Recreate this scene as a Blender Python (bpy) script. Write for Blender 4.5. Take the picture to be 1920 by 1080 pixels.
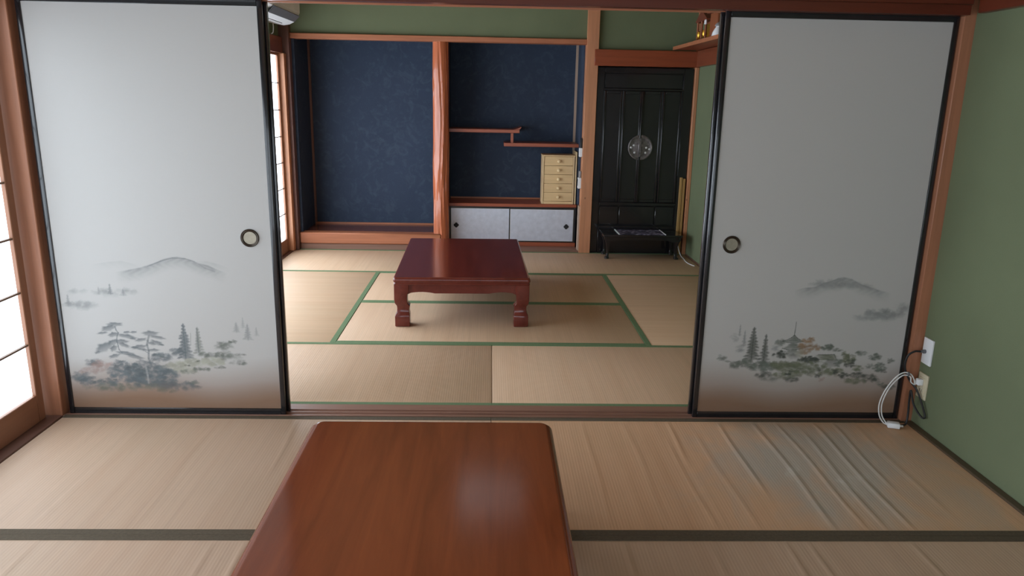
import bpy, bmesh, math, random
import numpy as np
from mathutils import Vector, Matrix

random.seed(7)
for o in list(bpy.data.objects):
    bpy.data.objects.remove(o)
SC = bpy.context.scene
COL = SC.collection

# ---------------------------------------------------------------- camera
F_PX = 1401.1
PITCH, YAW, ROLL = 0.24878, 0.03170, 0.01965
cam_d = bpy.data.cameras.new('camera')
cam_d.sensor_width = 36.0
cam_d.lens = F_PX / 1920 * 36.0
cam_d.clip_start = 0.05
cam = bpy.data.objects.new('camera', cam_d)
COL.objects.link(cam)
fwd = Vector((math.sin(YAW) * math.cos(PITCH), math.cos(YAW) * math.cos(PITCH), -math.sin(PITCH)))
rgt = Vector((math.cos(YAW), -math.sin(YAW), 0))
upv = rgt.cross(fwd)
r2 = rgt * math.cos(ROLL) + upv * math.sin(ROLL)
u2 = upv * math.cos(ROLL) - rgt * math.sin(ROLL)
m4 = Matrix((r2, u2, -fwd)).transposed().to_4x4()
m4.translation = Vector((-0.0061, -3.1534, 1.4059))
cam.matrix_world = m4
SC.camera = cam

# ---------------------------------------------------------------- world, exposure
world = bpy.data.worlds.new('daylight')
SC.world = world
world.use_nodes = True
world.node_tree.nodes['Background'].inputs[0].default_value = (0.75, 0.88, 1.0, 1)
world.node_tree.nodes['Background'].inputs[1].default_value = 1.0
SC.view_settings.view_transform = 'Standard'
SC.view_settings.look = 'None'
SC.view_settings.gamma = 1.0
SC.view_settings.use_curve_mapping = False
SC.view_settings.exposure = 0.55
PAPER_LIGHT_NEAR = 2.75      # daylight coming through the paper windows of the near room
PAPER_LIGHT_FAR = 4.4       # and of the far room
FILL_LIGHT_BEHIND = 1.65   # unseen paper doors added behind the viewer to brighten camera-facing surfaces
LAMP_LIGHT = 0.12          # faint glow of the square lamp in the far room
PAPER_TINT = (0.80, 0.92, 1.04)

# ---------------------------------------------------------------- materials
def srgb(r, g, b):
    f = lambda c: (c / 255 / 12.92) if c / 255 <= 0.04045 else ((c / 255 + 0.055) / 1.055) ** 2.4
    return (f(r), f(g), f(b), 1.0)

class N:
    def __init__(self, name):
        self.m = bpy.data.materials.new(name)
        self.m.use_nodes = True
        self.t = self.m.node_tree
        self.b = self.t.nodes['Principled BSDF']
    def n(self, kind, **kw):
        x = self.t.nodes.new(kind)
        for k, v in kw.items():
            if isinstance(v, tuple) and k == 'inp':
                pass
            setattr(x, k, v)
        return x
    def l(self, a, b):
        self.t.links.new(a, b)
    def coords(self, scale):
        tc = self.n('ShaderNodeTexCoord')
        mp = self.n('ShaderNodeMapping')
        mp.inputs['Scale'].default_value = scale
        self.l(tc.outputs['Object'], mp.inputs['Vector'])
        return mp.outputs['Vector']
    def noise(self, vec, scale, detail=4, rough=0.55, dist=0.0):
        x = self.n('ShaderNodeTexNoise')
        x.inputs['Scale'].default_value = scale
        x.inputs['Detail'].default_value = detail
        x.inputs['Roughness'].default_value = rough
        x.inputs['Distortion'].default_value = dist
        self.l(vec, x.inputs['Vector'])
        return x.outputs['Fac']
    def ramp(self, fac, stops):
        x = self.n('ShaderNodeValToRGB')
        el = x.color_ramp.elements
        while len(el) < len(stops):
            el.new(0.5)
        for e, (p, c) in zip(el, stops):
            e.position = p
            e.color = c
        self.l(fac, x.inputs['Fac'])
        return x.outputs['Color']
    def mix(self, fac, a, b, mode='MIX'):
        x = self.n('ShaderNodeMix', data_type='RGBA', blend_type=mode)
        for sock, v in ((x.inputs[0], fac), (x.inputs[6], a), (x.inputs[7], b)):
            if hasattr(v, 'links'):
                self.l(v, sock)
            else:
                sock.default_value = v
        return x.outputs[2]
    def math(self, op, a, b=0.0):
        x = self.n('ShaderNodeMath', operation=op)
        for sock, v in ((x.inputs[0], a), (x.inputs[1], b)):
            if hasattr(v, 'links'):
                self.l(v, sock)
            else:
                sock.default_value = v
        return x.outputs[0]
    def bump(self, h, strength, dist=0.002):
        x = self.n('ShaderNodeBump')
        x.inputs['Strength'].default_value = strength
        x.inputs['Distance'].default_value = dist
        self.l(h, x.inputs['Height'])
        self.l(x.outputs['Normal'], self.b.inputs['Normal'])
    def col(self, c):
        if hasattr(c, 'links'):
            self.l(c, self.b.inputs['Base Color'])
        else:
            self.b.inputs['Base Color'].default_value = c
    def set(self, rough=0.5, metal=0.0, spec=0.5, coat=0.0, coat_rough=0.05):
        self.b.inputs['Roughness'].default_value = rough
        self.b.inputs['Metallic'].default_value = metal
        self.b.inputs['Specular IOR Level'].default_value = spec
        self.b.inputs['Coat Weight'].default_value = coat
        self.b.inputs['Coat Roughness'].default_value = coat_rough
        return self.m

def sc4(c, k):
    return (c[0] * k, c[1] * k, c[2] * k, 1)

def wood(name, c, axis='z', rough=0.45, vary=0.28, spec=0.4, coat=0.0, grain=1.0, knots=False):
    s = {'x': (1.2, 22, 22), 'y': (22, 1.2, 22), 'z': (22, 22, 1.2)}[axis]
    k = N(name)
    v = k.coords(s)
    f = k.noise(v, 1.6 * grain, 6, 0.6, 0.6)
    color = k.ramp(f, [(0.28, sc4(c, 1 - vary)), (0.5, c), (0.74, sc4(c, 1 + vary))])
    f2 = k.noise(k.coords((1, 1, 1)), 2.3, 3)
    color = k.mix(k.math('MULTIPLY', f2, 0.35), color, sc4(c, 0.72))
    if knots:
        vo = k.n('ShaderNodeTexVoronoi')
        vo.inputs['Scale'].default_value = 1.0
        k.l(k.coords({'z': (11, 11, 7), 'x': (7, 11, 11), 'y': (11, 7, 11)}[axis]), vo.inputs['Vector'])
        kf = k.ramp(vo.outputs['Distance'], [(0.04, (1, 1, 1, 1)), (0.09, (0, 0, 0, 1))])
        color = k.mix(kf, color, sc4(c, 0.35))
    k.col(color)
    k.bump(f, 0.12, 0.001)
    return k.set(rough, 0, spec, coat)

def plain(name, c, rough=0.5, metal=0.0, spec=0.5, coat=0.0, vary=0.1, scale=14, bump=0.0):
    k = N(name)
    f = k.noise(k.coords((1, 1, 1)), scale, 4)
    k.col(k.ramp(f, [(0.3, sc4(c, 1 - vary)), (0.7, sc4(c, 1 + vary))]))
    if bump:
        k.bump(f, bump, 0.001)
    return k.set(rough, metal, spec, coat)

def plaster(name, c, flecks=None):
    k = N(name)
    big = k.noise(k.coords((1, 1, 1)), 2.0, 3)
    fine = k.noise(k.coords((1, 1, 1)), 260, 3, 0.7)
    color = k.ramp(big, [(0.3, sc4(c, 0.92)), (0.7, sc4(c, 1.08))])
    color = k.mix(k.math('MULTIPLY', fine, 0.35), color, sc4(c, 0.6))
    if flecks:
        mid = k.noise(k.coords((1, 1, 1)), 9, 5, 0.65, 1.4)
        color = k.mix(k.ramp(mid, [(0.5, (0, 0, 0, 1)), (0.75, (0.4, 0.4, 0.4, 1))]), color, flecks)
        fl = k.noise(k.coords((1, 1, 1.3)), 60, 3, 0.6, 2.5)
        color = k.mix(k.ramp(fl, [(0.66, (0, 0, 0, 1)), (0.74, (0.45, 0.45, 0.45, 1))]), color, sc4(flecks, 1.7))
    k.col(color)
    k.bump(fine, 0.35, 0.0015)
    return k.set(0.92, 0, 0.2)

def tatami(name, c, axis='y', stain=False):
    # rushes run along `axis`; fine ribs across it
    k = N(name)
    s = {'y': (60, 1.0, 1), 'x': (1.0, 60, 1)}[axis]
    streak = k.noise(k.coords(s), 1.0, 5, 0.65)
    soft = k.noise(k.coords({'y': (9, 0.8, 1), 'x': (0.8, 9, 1)}[axis]), 1.0, 3)
    big = k.noise(k.coords((1, 1, 1)), 1.8, 3)
    color = k.ramp(streak, [(0.25, sc4(c, 0.90)), (0.5, c), (0.8, sc4(c, 1.08))])
    color = k.mix(k.ramp(soft, [(0.45, (0, 0, 0, 1)), (0.75, (0.4, 0.4, 0.4, 1))]), color, (c[0] * 0.86, c[1] * 0.76, c[2] * 0.68, 1))
    color = k.mix(k.ramp(big, [(0.5, (0, 0, 0, 1)), (0.7, (0.4, 0.4, 0.4, 1))]), color, (c[0] * 0.88, c[1] * 0.92, c[2] * 0.9, 1))
    if stain:
        # grey-green worn, damp-stained area of the old mat (own shape, object space)
        tc = k.n('ShaderNodeTexCoord')
        mp = k.n('ShaderNodeMapping')
        mp.inputs['Location'].default_value = STAIN_LOC
        mp.inputs['Scale'].default_value = (1 / 0.58, 1 / 0.62, 0)
        k.l(tc.outputs['Object'], mp.inputs['Vector'])
        ln = k.n('ShaderNodeVectorMath', operation='LENGTH')
        k.l(mp.outputs['Vector'], ln.inputs[0])
        nz = k.noise(k.coords((4.5, 2.6, 1)), 1.0, 4, 0.6, 0.5)
        d = k.math('ADD', ln.outputs['Value'], k.math('MULTIPLY', k.math('SUBTRACT', nz, 0.5), 1.9))
        mask = k.ramp(d, [(0.30, (0.8, 0.8, 0.8, 1)), (1.05, (0, 0, 0, 1))])
        color = k.mix(mask, color, srgb(172, 167, 156))
        pale = k.ramp(k.noise(k.coords((5, 4, 1)), 1.3, 4, 0.6, 0.4), [(0.6, (0, 0, 0, 1)), (0.74, (0.55, 0.55, 0.55, 1))])  # pale sheen patches on the straw, painted into the colour
        color = k.mix(k.math('MULTIPLY', mask, pale), color, srgb(205, 202, 192))
    k.col(color)
    wv = k.n('ShaderNodeTexWave', bands_direction='Y' if axis == 'x' else 'X')
    wv.inputs['Scale'].default_value = 28
    k.l(k.coords((1, 1, 1)), wv.inputs['Vector'])
    h = k.math('ADD', k.math('MULTIPLY', wv.outputs['Fac'], 0.5), streak)
    k.bump(h, 0.24, 0.0015)
    return k.set(0.55, 0, 0.35)

def lacquer_table(name, c, rough=0.16):
    k = N(name)
    f = k.noise(k.coords((14, 1.3, 14)), 1.0, 6, 0.6, 0.8)
    fi = k.noise(k.coords((160, 6, 160)), 1.0, 3, 0.6)
    color = k.ramp(f, [(0.28, sc4(c, 0.72)), (0.52, c), (0.8, (c[0] * 1.25, c[1] * 1.3, c[2] * 1.2, 1))])
    color = k.mix(k.math('MULTIPLY', fi, 0.3), color, sc4(c, 0.6))
    k.col(color)
    return k.set(rough, 0, 0.5, 0.1, 0.12)

MAT = {}
MAT['green'] = plaster('green_plaster', srgb(113, 122, 94))
MAT['navy'] = plaster('navy_plaster', srgb(58, 68, 86), srgb(84, 96, 108))
MAT['ceil'] = wood('ceiling_boards', srgb(176, 140, 100), 'y', 0.6)
MAT['post'] = wood('cedar_post', srgb(196, 136, 100), 'z', 0.42, 0.18, knots=True)
MAT['near_post'] = wood('weathered_cedar_post', srgb(166, 112, 84), 'z', 0.42, 0.18)
MAT['beam'] = wood('cedar_beam', srgb(172, 108, 76), 'x', 0.42, 0.2)
MAT['beam_dark'] = wood('red_brown_beam', srgb(142, 70, 42), 'x', 0.35, 0.2, coat=0.2)
MAT['near_rail'] = wood('dark_red_rail', srgb(92, 40, 24), 'x', 0.35, 0.2, coat=0.2)
MAT['near_rail_y'] = wood('dark_red_side_rail', srgb(104, 48, 30), 'y', 0.35, 0.2, coat=0.2)
MAT['rail_y'] = wood('red_brown_rail', srgb(128, 68, 44), 'y', 0.35, 0.2, coat=0.2)
MAT['shoji_z'] = wood('shoji_wood_upright', srgb(150, 104, 78), 'z', 0.4, 0.15)
MAT['shoji_y'] = wood('shoji_wood_rail', srgb(150, 104, 78), 'y', 0.4, 0.15)
MAT['muntin'] = wood('shoji_muntin', srgb(120, 92, 72), 'y', 0.5, 0.1)
MAT['sill'] = wood('sill_wood', srgb(140, 104, 88), 'x', 0.4, 0.2)
MAT['sill_y'] = wood('window_sill_wood', srgb(108, 78, 66), 'y', 0.35, 0.2)
MAT['edge_board'] = wood('floor_edge_board', srgb(86, 72, 54), 'y', 0.5, 0.2)
MAT['log'] = wood('polished_log', srgb(186, 104, 68), 'z', 0.28, 0.22, coat=0.4)
MAT['toko'] = wood('alcove_floor_board', srgb(118, 66, 48), 'x', 0.22, 0.15, coat=0.4)
MAT['shelf'] = wood('shelf_board', srgb(158, 84, 58), 'x', 0.32, 0.18)
MAT['pale_trim'] = wood('pale_corner_strip', srgb(184, 158, 138), 'z', 0.5, 0.12)
MAT['brown_trim'] = wood('brown_corner_strip', srgb(110, 76, 66), 'z', 0.5, 0.12)
MAT['lacquer'] = plain('black_lacquer', (0.012, 0.012, 0.014, 1), 0.22, 0, 0.5, 0.4, 0.2)
MAT['ebony'] = plain('black_altar_lacquer', (0.011, 0.010, 0.012, 1), 0.2, 0, 0.5, 0.5, 0.3)
MAT['heri_far'] = plain('green_cloth_border', srgb(104, 126, 92), 0.85, 0, 0.2, vary=0.12, scale=120, bump=0.2)
MAT['heri_near'] = plain('dark_brown_cloth_border', srgb(92, 82, 68), 0.85, 0, 0.2, vary=0.15, scale=120, bump=0.2)
STAIN_LOC = (-0.72, 0.02, 0)
MAT['mat_y'] = tatami('tatami_straw', srgb(204, 172, 142), 'y')
MAT['mat_x'] = tatami('tatami_straw_turned', srgb(206, 174, 142), 'x')
MAT['mat_near'] = tatami('tatami_straw_aged', srgb(192, 164, 140), 'y')
MAT['mat_stain'] = tatami('tatami_straw_stained', srgb(208, 168, 134), 'y', True)
MAT['mat_core'] = plain('straw_core', srgb(150, 124, 90), 0.9)
MAT['table_near'] = lacquer_table('brown_lacquered_table', srgb(138, 70, 40), 0.15)
MAT['table_far'] = lacquer_table('red_lacquered_table', srgb(108, 46, 38), 0.15)
MAT['plaque'] = plain('silver_grey_paper', srgb(206, 210, 222), 0.38, 0.35, 0.6, vary=0.08, scale=22, bump=0.1)
MAT['silver_trim'] = plain('silver_edge', srgb(215, 215, 215), 0.35, 0.2)
MAT['white'] = plain('white_plastic', srgb(232, 234, 236), 0.4, vary=0.03)
MAT['cream'] = plain('cream_plastic', srgb(206, 196, 168), 0.45, vary=0.03)
MAT['grey'] = plain('grey_plastic', srgb(96, 98, 102), 0.5, vary=0.05)
MAT['dark'] = plain('dark_plastic', srgb(30, 30, 33), 0.5, vary=0.05)
MAT['cord_white'] = plain('white_rubber', srgb(222, 222, 220), 0.5, vary=0.03)
MAT['cord_black'] = plain('black_rubber', srgb(24, 23, 24), 0.5, vary=0.05)
MAT['pine'] = wood('pale_pine', srgb(224, 192, 144), 'x', 0.55, 0.1)
MAT['pine_z'] = wood('pale_pine_upright', srgb(222, 192, 148), 'z', 0.55, 0.1)
MAT['knob'] = plain('turned_pine', srgb(232, 206, 160), 0.45, vary=0.05)
MAT['bronze'] = plain('dark_bronze', srgb(74, 66, 58), 0.3, 0.8, vary=0.15, scale=60)
MAT['dish'] = plain('brass_dish', srgb(150, 142, 126), 0.42, 0.55, vary=0.1, scale=60)
MAT['pewter'] = plain('engraved_pewter', srgb(118, 112, 112), 0.38, 0.7, vary=0.4, scale=55, bump=0.6)
MAT['gold'] = plain('gilt_metal', srgb(224, 172, 64), 0.3, 0.8, vary=0.2, scale=80)
MAT['shrine'] = wood('shrine_wood', srgb(142, 82, 52), 'z', 0.5, 0.2)
MAT['shrine_roof'] = wood('shrine_roof_wood', srgb(112, 58, 42), 'y', 0.5, 0.2)
MAT['porcelain'] = plain('white_porcelain', srgb(236, 240, 244), 0.2, vary=0.02)
MAT['stone_grey'] = plain('grey_porcelain', srgb(150, 150, 152), 0.35, vary=0.05)
MAT['tan'] = wood('tan_board', srgb(176, 138, 84), 'z', 0.5, 0.2)
MAT['runner'] = None

k = N('milk_white_shade')
k.col((0.85, 0.85, 0.85, 1))
k.b.inputs['Emission Color'].default_value = (0.95, 0.98, 1.0, 1)
k.b.inputs['Emission Strength'].default_value = LAMP_LIGHT
MAT['shade'] = k.set(0.45)

def paper_mat(name, strength):
    k = N(name)
    f = k.noise(k.coords((1, 1, 1)), 30, 4)
    k.col(k.ramp(f, [(0.3, (0.80, 0.82, 0.82, 1)), (0.7, (0.86, 0.87, 0.86, 1))]))
    k.b.inputs['Emission Color'].default_value = PAPER_TINT + (1,)
    k.b.inputs['Emission Strength'].default_value = strength
    return k.set(0.9, 0, 0.1)
MAT['paper_near'] = paper_mat('daylit_window_paper_near', PAPER_LIGHT_NEAR)
MAT['fill_paper_behind'] = paper_mat('added_fill_paper_behind', FILL_LIGHT_BEHIND)
MAT['paper_far'] = paper_mat('daylit_window_paper_far', PAPER_LIGHT_FAR)

k = N('patterned_runner')
vo = k.n('ShaderNodeTexVoronoi')
vo.inputs['Scale'].default_value = 26
k.l(k.coords((1, 1, 1)), vo.inputs['Vector'])
k.col(k.ramp(vo.outputs['Distance'], [(0.15, srgb(176, 170, 182)), (0.4, srgb(96, 90, 116)), (0.7, srgb(40, 38, 54))]))
MAT['runner'] = k.set(0.7)

k = N('painted_door_paper')
at_ = k.n('ShaderNodeAttribute', attribute_name='paint')
weave = k.noise(k.coords((30, 30, 420)), 1.0, 3, 0.6)
k.col(k.mix(k.math('MULTIPLY', weave, 0.10), at_.outputs['Color'], (0.35, 0.33, 0.30, 1)))
k.bump(weave, 0.08, 0.001)
MAT['painted'] = k.set(0.75, 0, 0.25)
MAT['door_paper'] = plain('plain_door_paper', (0.47, 0.455, 0.435, 1), 0.8, vary=0.03)

# ---------------------------------------------------------------- mesh helpers
OFF = {}

def finish(name, bm, mat, parent=None, smooth=False, loc=None):
    base = OFF[parent] if parent is not None else Vector(loc or (0, 0, 0))
    if base.length:
        bmesh.ops.translate(bm, verts=bm.verts, vec=-base)
    bmesh.ops.recalc_face_normals(bm, faces=bm.faces)
    me = bpy.data.meshes.new(name)
    bm.to_mesh(me)
    bm.free()
    if smooth:
        for p in me.polygons:
            p.use_smooth = True
        try:
            me.set_sharp_from_angle(angle=math.radians(38))
        except Exception:
            pass
    me.materials.append(mat)
    o = bpy.data.objects.new(name, me)
    COL.objects.link(o)
    if parent is not None:
        o.parent = parent
    else:
        o.location = base
    OFF[o] = base
    return o

def tag(o, label, cat, group=None, kind=None):
    o['label'] = label
    o['category'] = cat
    if group:
        o['group'] = group
    if kind:
        o['kind'] = kind
    return o

def thing(name, label, cat, loc, group=None, kind=None):
    o = bpy.data.objects.new(name, None)
    o.empty_display_size = 0.05
    COL.objects.link(o)
    o.location = loc
    OFF[o] = Vector(loc)
    return tag(o, label, cat, group, kind)

def box(bm, x0, x1, y0, y1, z0, z1, bev=0.0, seg=1):
    vs = [bm.verts.new((x, y, z)) for z in (z0, z1) for y in (y0, y1) for x in (x0, x1)]
    fs = [(0, 2, 3, 1), (4, 5, 7, 6), (0, 1, 5, 4), (1, 3, 7, 5), (3, 2, 6, 7), (2, 0, 4, 6)]
    faces = [bm.faces.new([vs[i] for i in f]) for f in fs]
    if bev:
        ed = {e for f in faces for e in f.edges}
        bmesh.ops.bevel(bm, geom=list(ed), offset=bev, segments=seg, affect='EDGES', profile=0.5)
    return bm

def bx(name, mat, parent, x0, x1, y0, y1, z0, z1, bev=0.0, seg=1, loc=None):
    bm = bmesh.new()
    box(bm, min(x0, x1), max(x0, x1), min(y0, y1), max(y0, y1), min(z0, z1), max(z0, z1), bev, seg)
    return finish(name, bm, mat, parent, smooth=bool(bev), loc=loc)

def loft(bm, rings, cap=True):
    vr = [[bm.verts.new(p) for p in r] for r in rings]
    n = len(rings[0])
    for a, b in zip(vr, vr[1:]):
        for i in range(n):
            j = (i + 1) % n
            bm.faces.new((a[i], a[j], b[j], b[i]))
    if cap:
        bm.faces.new(vr[0][::-1])
        bm.faces.new(vr[-1])

def prism(bm, pts, axis, a0, a1):
    def mk(p, a):
        return {'x': (a, p[0], p[1]), 'y': (p[0], a, p[1]), 'z': (p[0], p[1], a)}[axis]
    loft(bm, [[mk(p, a0) for p in pts], [mk(p, a1) for p in pts]])

def lathe(bm, prof, c, axis='z', seg=24, cap=True):
    rings = []
    for r, h in prof:
        ring = []
        for i in range(seg):
            a = 2 * math.pi * i / seg
            u, v = r * math.cos(a), r * math.sin(a)
            p = {'z': (u, v, h), 'y': (u, h, v), 'x': (h, u, v)}[axis]
            ring.append((c[0] + p[0], c[1] + p[1], c[2] + p[2]))
        rings.append(ring)
    loft(bm, rings, cap)

def spline(pts, n=8):
    P = [Vector(p) for p in pts]
    P = [P[0] * 2 - P[1]] + P + [P[-1] * 2 - P[-2]]
    out = []
    for i in range(1, len(P) - 2):
        a, b, c, d = P[i - 1:i + 3]
        for k_ in range(n):
            t = k_ / n
            out.append(0.5 * ((2 * b) + (c - a) * t + (2 * a - 5 * b + 4 * c - d) * t * t + (3 * b - a - 3 * c + d) * t ** 3))
    out.append(P[-2])
    return out

def tube(bm, pts, r, seg=8):
    pts = [Vector(p) for p in pts]
    rings = []
    ref = Vector((0.31, 0.27, 0.91))
    for i, p in enumerate(pts):
        t = (pts[min(i + 1, len(pts) - 1)] - pts[max(i - 1, 0)]).normalized()
        a = (ref - t * ref.dot(t)).normalized()
        b = t.cross(a)
        ref = a
        rings.append([p + a * r * math.cos(2 * math.pi * j / seg) + b * r * math.sin(2 * math.pi * j / seg) for j in range(seg)])
    loft(bm, rings)

def struct(name, label, cat, mat, x0, x1, y0, y1, z0, z1, bev=0.0):
    o = bx(name, mat, None, x0, x1, y0, y1, z0, z1, bev, loc=((x0 + x1) / 2, (y0 + y1) / 2, min(z0, z1)))
    return tag(o, label, cat, None, 'structure')

# ================================================================ THE SETTING
ZC = 2.45
struct('floor', 'wooden subfloor under the straw mats of both rooms', 'floor', MAT['sill'], -2.06, 2.04, -3.95, 4.4, -0.12, -0.052)
ceil = struct('ceiling', 'boarded wooden ceiling over both rooms', 'ceiling', MAT['ceil'], -2.06, 2.04, -3.95, 4.4, ZC, ZC + 0.08)
for i in range(9):
    y = -3.5 + i * 0.42
    bx('batten', MAT['beam'], ceil, -2.0, 1.94, y, y + 0.03, ZC - 0.03, ZC)
for i in range(8):
    y = 0.45 + i * 0.42
    bx('batten', MAT['beam'], ceil, -1.85, 1.85, y, y + 0.03, ZC - 0.03, ZC)

# near room walls
struct('wall_right', 'green sandy plaster wall at the right of the near room', 'wall', MAT['green'], 1.94, 2.04, -3.95, -0.02, 0, ZC)
struct('wall_front', 'green plaster wall closing the near room behind the viewer', 'wall', MAT['green'], -2.06, 2.04, -4.05, -3.95, -0.06, ZC)
struct('wall_left', 'green plaster band above the paper windows of the near room', 'wall', MAT['green'], -2.06, -1.975, -3.95, -0.02, 1.86, ZC)
struct('wall_left_end', 'narrow green plaster wall beside the last paper window of the near room', 'wall', MAT['green'], -2.06, -1.975, -3.95, -3.66, 0, 1.86)
struct('wall_partition', 'green plaster band above the sliding doors between the rooms', 'wall', MAT['green'], -2.0, 2.0, -0.045, 0.05, 1.905, ZC)

# far room walls
struct('wall_far_right', 'green plaster wall at the right of the far room', 'wall', MAT['green'], 1.85, 2.04, 0.1, 3.9, -0.06, ZC)
struct('wall_far_left', 'green plaster band above the paper windows of the far room', 'wall', MAT['green'], -2.0, -1.86, 0.1, 3.8, 1.88, ZC)
struct('wall_back', 'green plaster wall above the dark alcove beam', 'wall', MAT['green'], -1.86, 0.84, 3.79, 3.86, 1.92, ZC)
struct('wall_back_right', 'green plaster wall above the black altar cabinet', 'wall', MAT['green'], 0.93, 1.86, 3.79, 3.86, 1.83, ZC)
struct('wall_alcove_back', 'dark navy plaster wall at the back of the alcove', 'wall', MAT['navy'], -1.85, 0.92, 4.31, 4.4, -0.06, ZC)
struct('wall_alcove_left', 'dark navy plaster side wall at the left of the alcove', 'wall', MAT['navy'], -1.9, -1.748, 3.8, 4.31, 0, ZC)
struct('wall_alcove_middle', 'dark navy plaster divider behind the log pillar', 'wall', MAT['navy'], -0.49, -0.40, 3.90, 4.31, 0, 1.95)
struct('wall_alcove_right', 'dark navy plaster side wall at the right of the shelf niche', 'wall', MAT['navy'], 0.822, 0.93, 3.86, 4.31, 0, ZC)
struct('wall_altar_back', 'plain plaster wall behind the altar cabinet', 'wall', MAT['green'], 0.92, 2.04, 4.31, 4.4, -0.06, ZC)
struct('wall_altar_right', 'plaster side wall of the altar recess', 'wall', MAT['green'], 1.83, 2.04, 3.9, 4.31, -0.06, ZC)
struct('wall_alcove_ceiling', 'dark board closing the alcove at the top', 'wall', MAT['navy'], -1.85, 0.84, 3.86, 4.31, 2.15, 2.19)

# posts and beams
TR = [0]
def trim(label, mat, *c, bev=0.003, cat='beam'):
    TR[0] += 1
    return struct('trim_%d' % TR[0], label, cat, mat, *c, bev)

trim('square wooden post at the left end of the sliding doors', MAT['near_post'], -2.02, -1.889, -0.025, 0.09, 0, ZC, cat='post')
trim('square wooden post at the right end of the sliding doors', MAT['near_post'], 1.892, 2.03, -0.025, 0.09, 0, ZC, cat='post')
trim('red brown rail on the near side above the sliding doors', MAT['near_rail'], -1.889, 1.892, -0.075, -0.045, 1.797, 1.905)
trim('red brown rail along the top of the near right wall', MAT['near_rail_y'], 1.908, 1.94, -3.95, -0.078, 1.765, 1.90)
trim('wooden head rail above the near paper windows', MAT['rail_y'], -2.06, -1.905, -3.95, -0.028, 1.757, 1.86)
trim('dark wooden sill strip under the near paper windows', MAT['sill_y'], -2.06, -1.887, -3.95, -0.028, -0.05, 0.006)
trim('dark wooden edge strip along the foot of the near right wall', MAT['edge_board'], 1.907, 1.94, -3.95, -0.03, -0.05, 0.008)
trim('wooden sill strip under the far paper windows', MAT['sill_y'], -2.0, -1.818, 0.12, 3.775, -0.05, 0.006)
trim('wooden head rail above the far paper windows', MAT['rail_y'], -1.99, -1.825, 0.1, 3.70, 1.745, 1.88)
trim('reddish edge strip along the foot of the far right wall', MAT['sill_y'], 1.846, 1.87, 0.12, 3.74, -0.05, 0.012)
trim('wooden window jamb beside the alcove', MAT['post'], -1.99, -1.802, 3.65, 3.715, 0.006, 1.745, cat='post')
trim('dark corner post between the window jamb and the alcove', MAT['brown_trim'], -1.99, -1.772, 3.72, 3.80, 0, ZC, cat='post')
trim('cedar beam across the top of the alcove', MAT['beam'], -1.772, 0.834, 3.755, 3.87, 1.877, 1.922)
trim('square cedar post between the shelf niche and the altar', MAT['post'], 0.834, 0.940, 3.745, 3.86, 0, ZC, cat='post')
trim('orange brown rail above the black altar cabinet', MAT['beam_dark'], 0.905, 1.85, 3.725, 3.79, 1.70, 1.838)
trim('orange brown rail along the far right wall under the altar shelf', MAT['rail_y'], 1.815, 1.85, 0.1, 3.724, 1.705, 1.843)
trim('slim corner post right of the altar cabinet', MAT['post'], 1.818, 1.849, 3.742, 3.86, 0, ZC, cat='post')
trim('alcove front sill beam of reddish wood', MAT['beam'], -1.772, -0.462, 3.755, 3.87, 0.056, 0.16, bev=0.008)
trim('dark kick board under the alcove sill beam', MAT['sill'], -1.772, -0.462, 3.775, 3.80, -0.05, 0.056)
trim('polished dark floor board of the alcove', MAT['toko'], -1.748, -0.45, 3.87, 4.31, 0.12, 0.157)
trim('thin pale strip along the back of the alcove floor', MAT['beam'], -1.748, -0.49, 4.298, 4.31, 0.157, 0.172, bev=0)
trim('thin brown strip up the back left corner of the alcove', MAT['brown_trim'], -1.748, -1.728, 4.29, 4.31, 0.172, 2.15, bev=0)
trim('thin pale strip up the back right corner of the shelf niche', MAT['pale_trim'], 0.800, 0.822, 4.288, 4.31, 0.43, 2.15, bev=0)
trim('thin brown strip along the back of the niche counter', MAT['beam'], -0.40, 0.800, 4.298, 4.31, 0.431, 0.446, bev=0)
trim('brown floor board in front of the niche cabinet', MAT['sill'], -0.44, 0.834, 3.775, 3.96, -0.05, 0.022)
trim('pale strip at the foot of the cedar post in the niche', MAT['pale_trim'], 0.822, 0.834, 3.76, 3.95, 0.022, 0.44, bev=0)

# grooved track of the sliding doors: head and sill
head_o = thing('trim_%d' % (TR[0] + 1), 'grooved wooden head track over the sliding doors', 'beam', (0, 0, 1.76), kind='structure')
bx('head_board', MAT['near_rail'], head_o, -1.889, 1.892, -0.06, 0.068, 1.772, 1.80)
for y0, y1 in ((-0.06, -0.006), (0.024, 0.030), (0.056, 0.068)):
    bx('track_ridge', MAT['near_rail'] if y0 < -0.05 else MAT['beam'], head_o, -1.889, 1.892, y0, y1, 1.76, 1.772)  # inner ridges in lighter wood: the lit underside put into the colour
sill_o = thing('trim_%d' % (TR[0] + 2), 'grooved wooden floor track under the sliding doors', 'beam', (0, 0, -0.05), kind='structure')
bx('sill_board', MAT['sill'], sill_o, -1.889, 1.892, -0.012, 0.116, -0.05, 0.0)
for y0, y1 in ((-0.012, -0.004), (0.024, 0.030), (0.056, 0.116)):
    bx('track_ridge', MAT['sill'], sill_o, -1.889, 1.892, y0, y1, 0.0, 0.005)
TR[0] += 2

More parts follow.
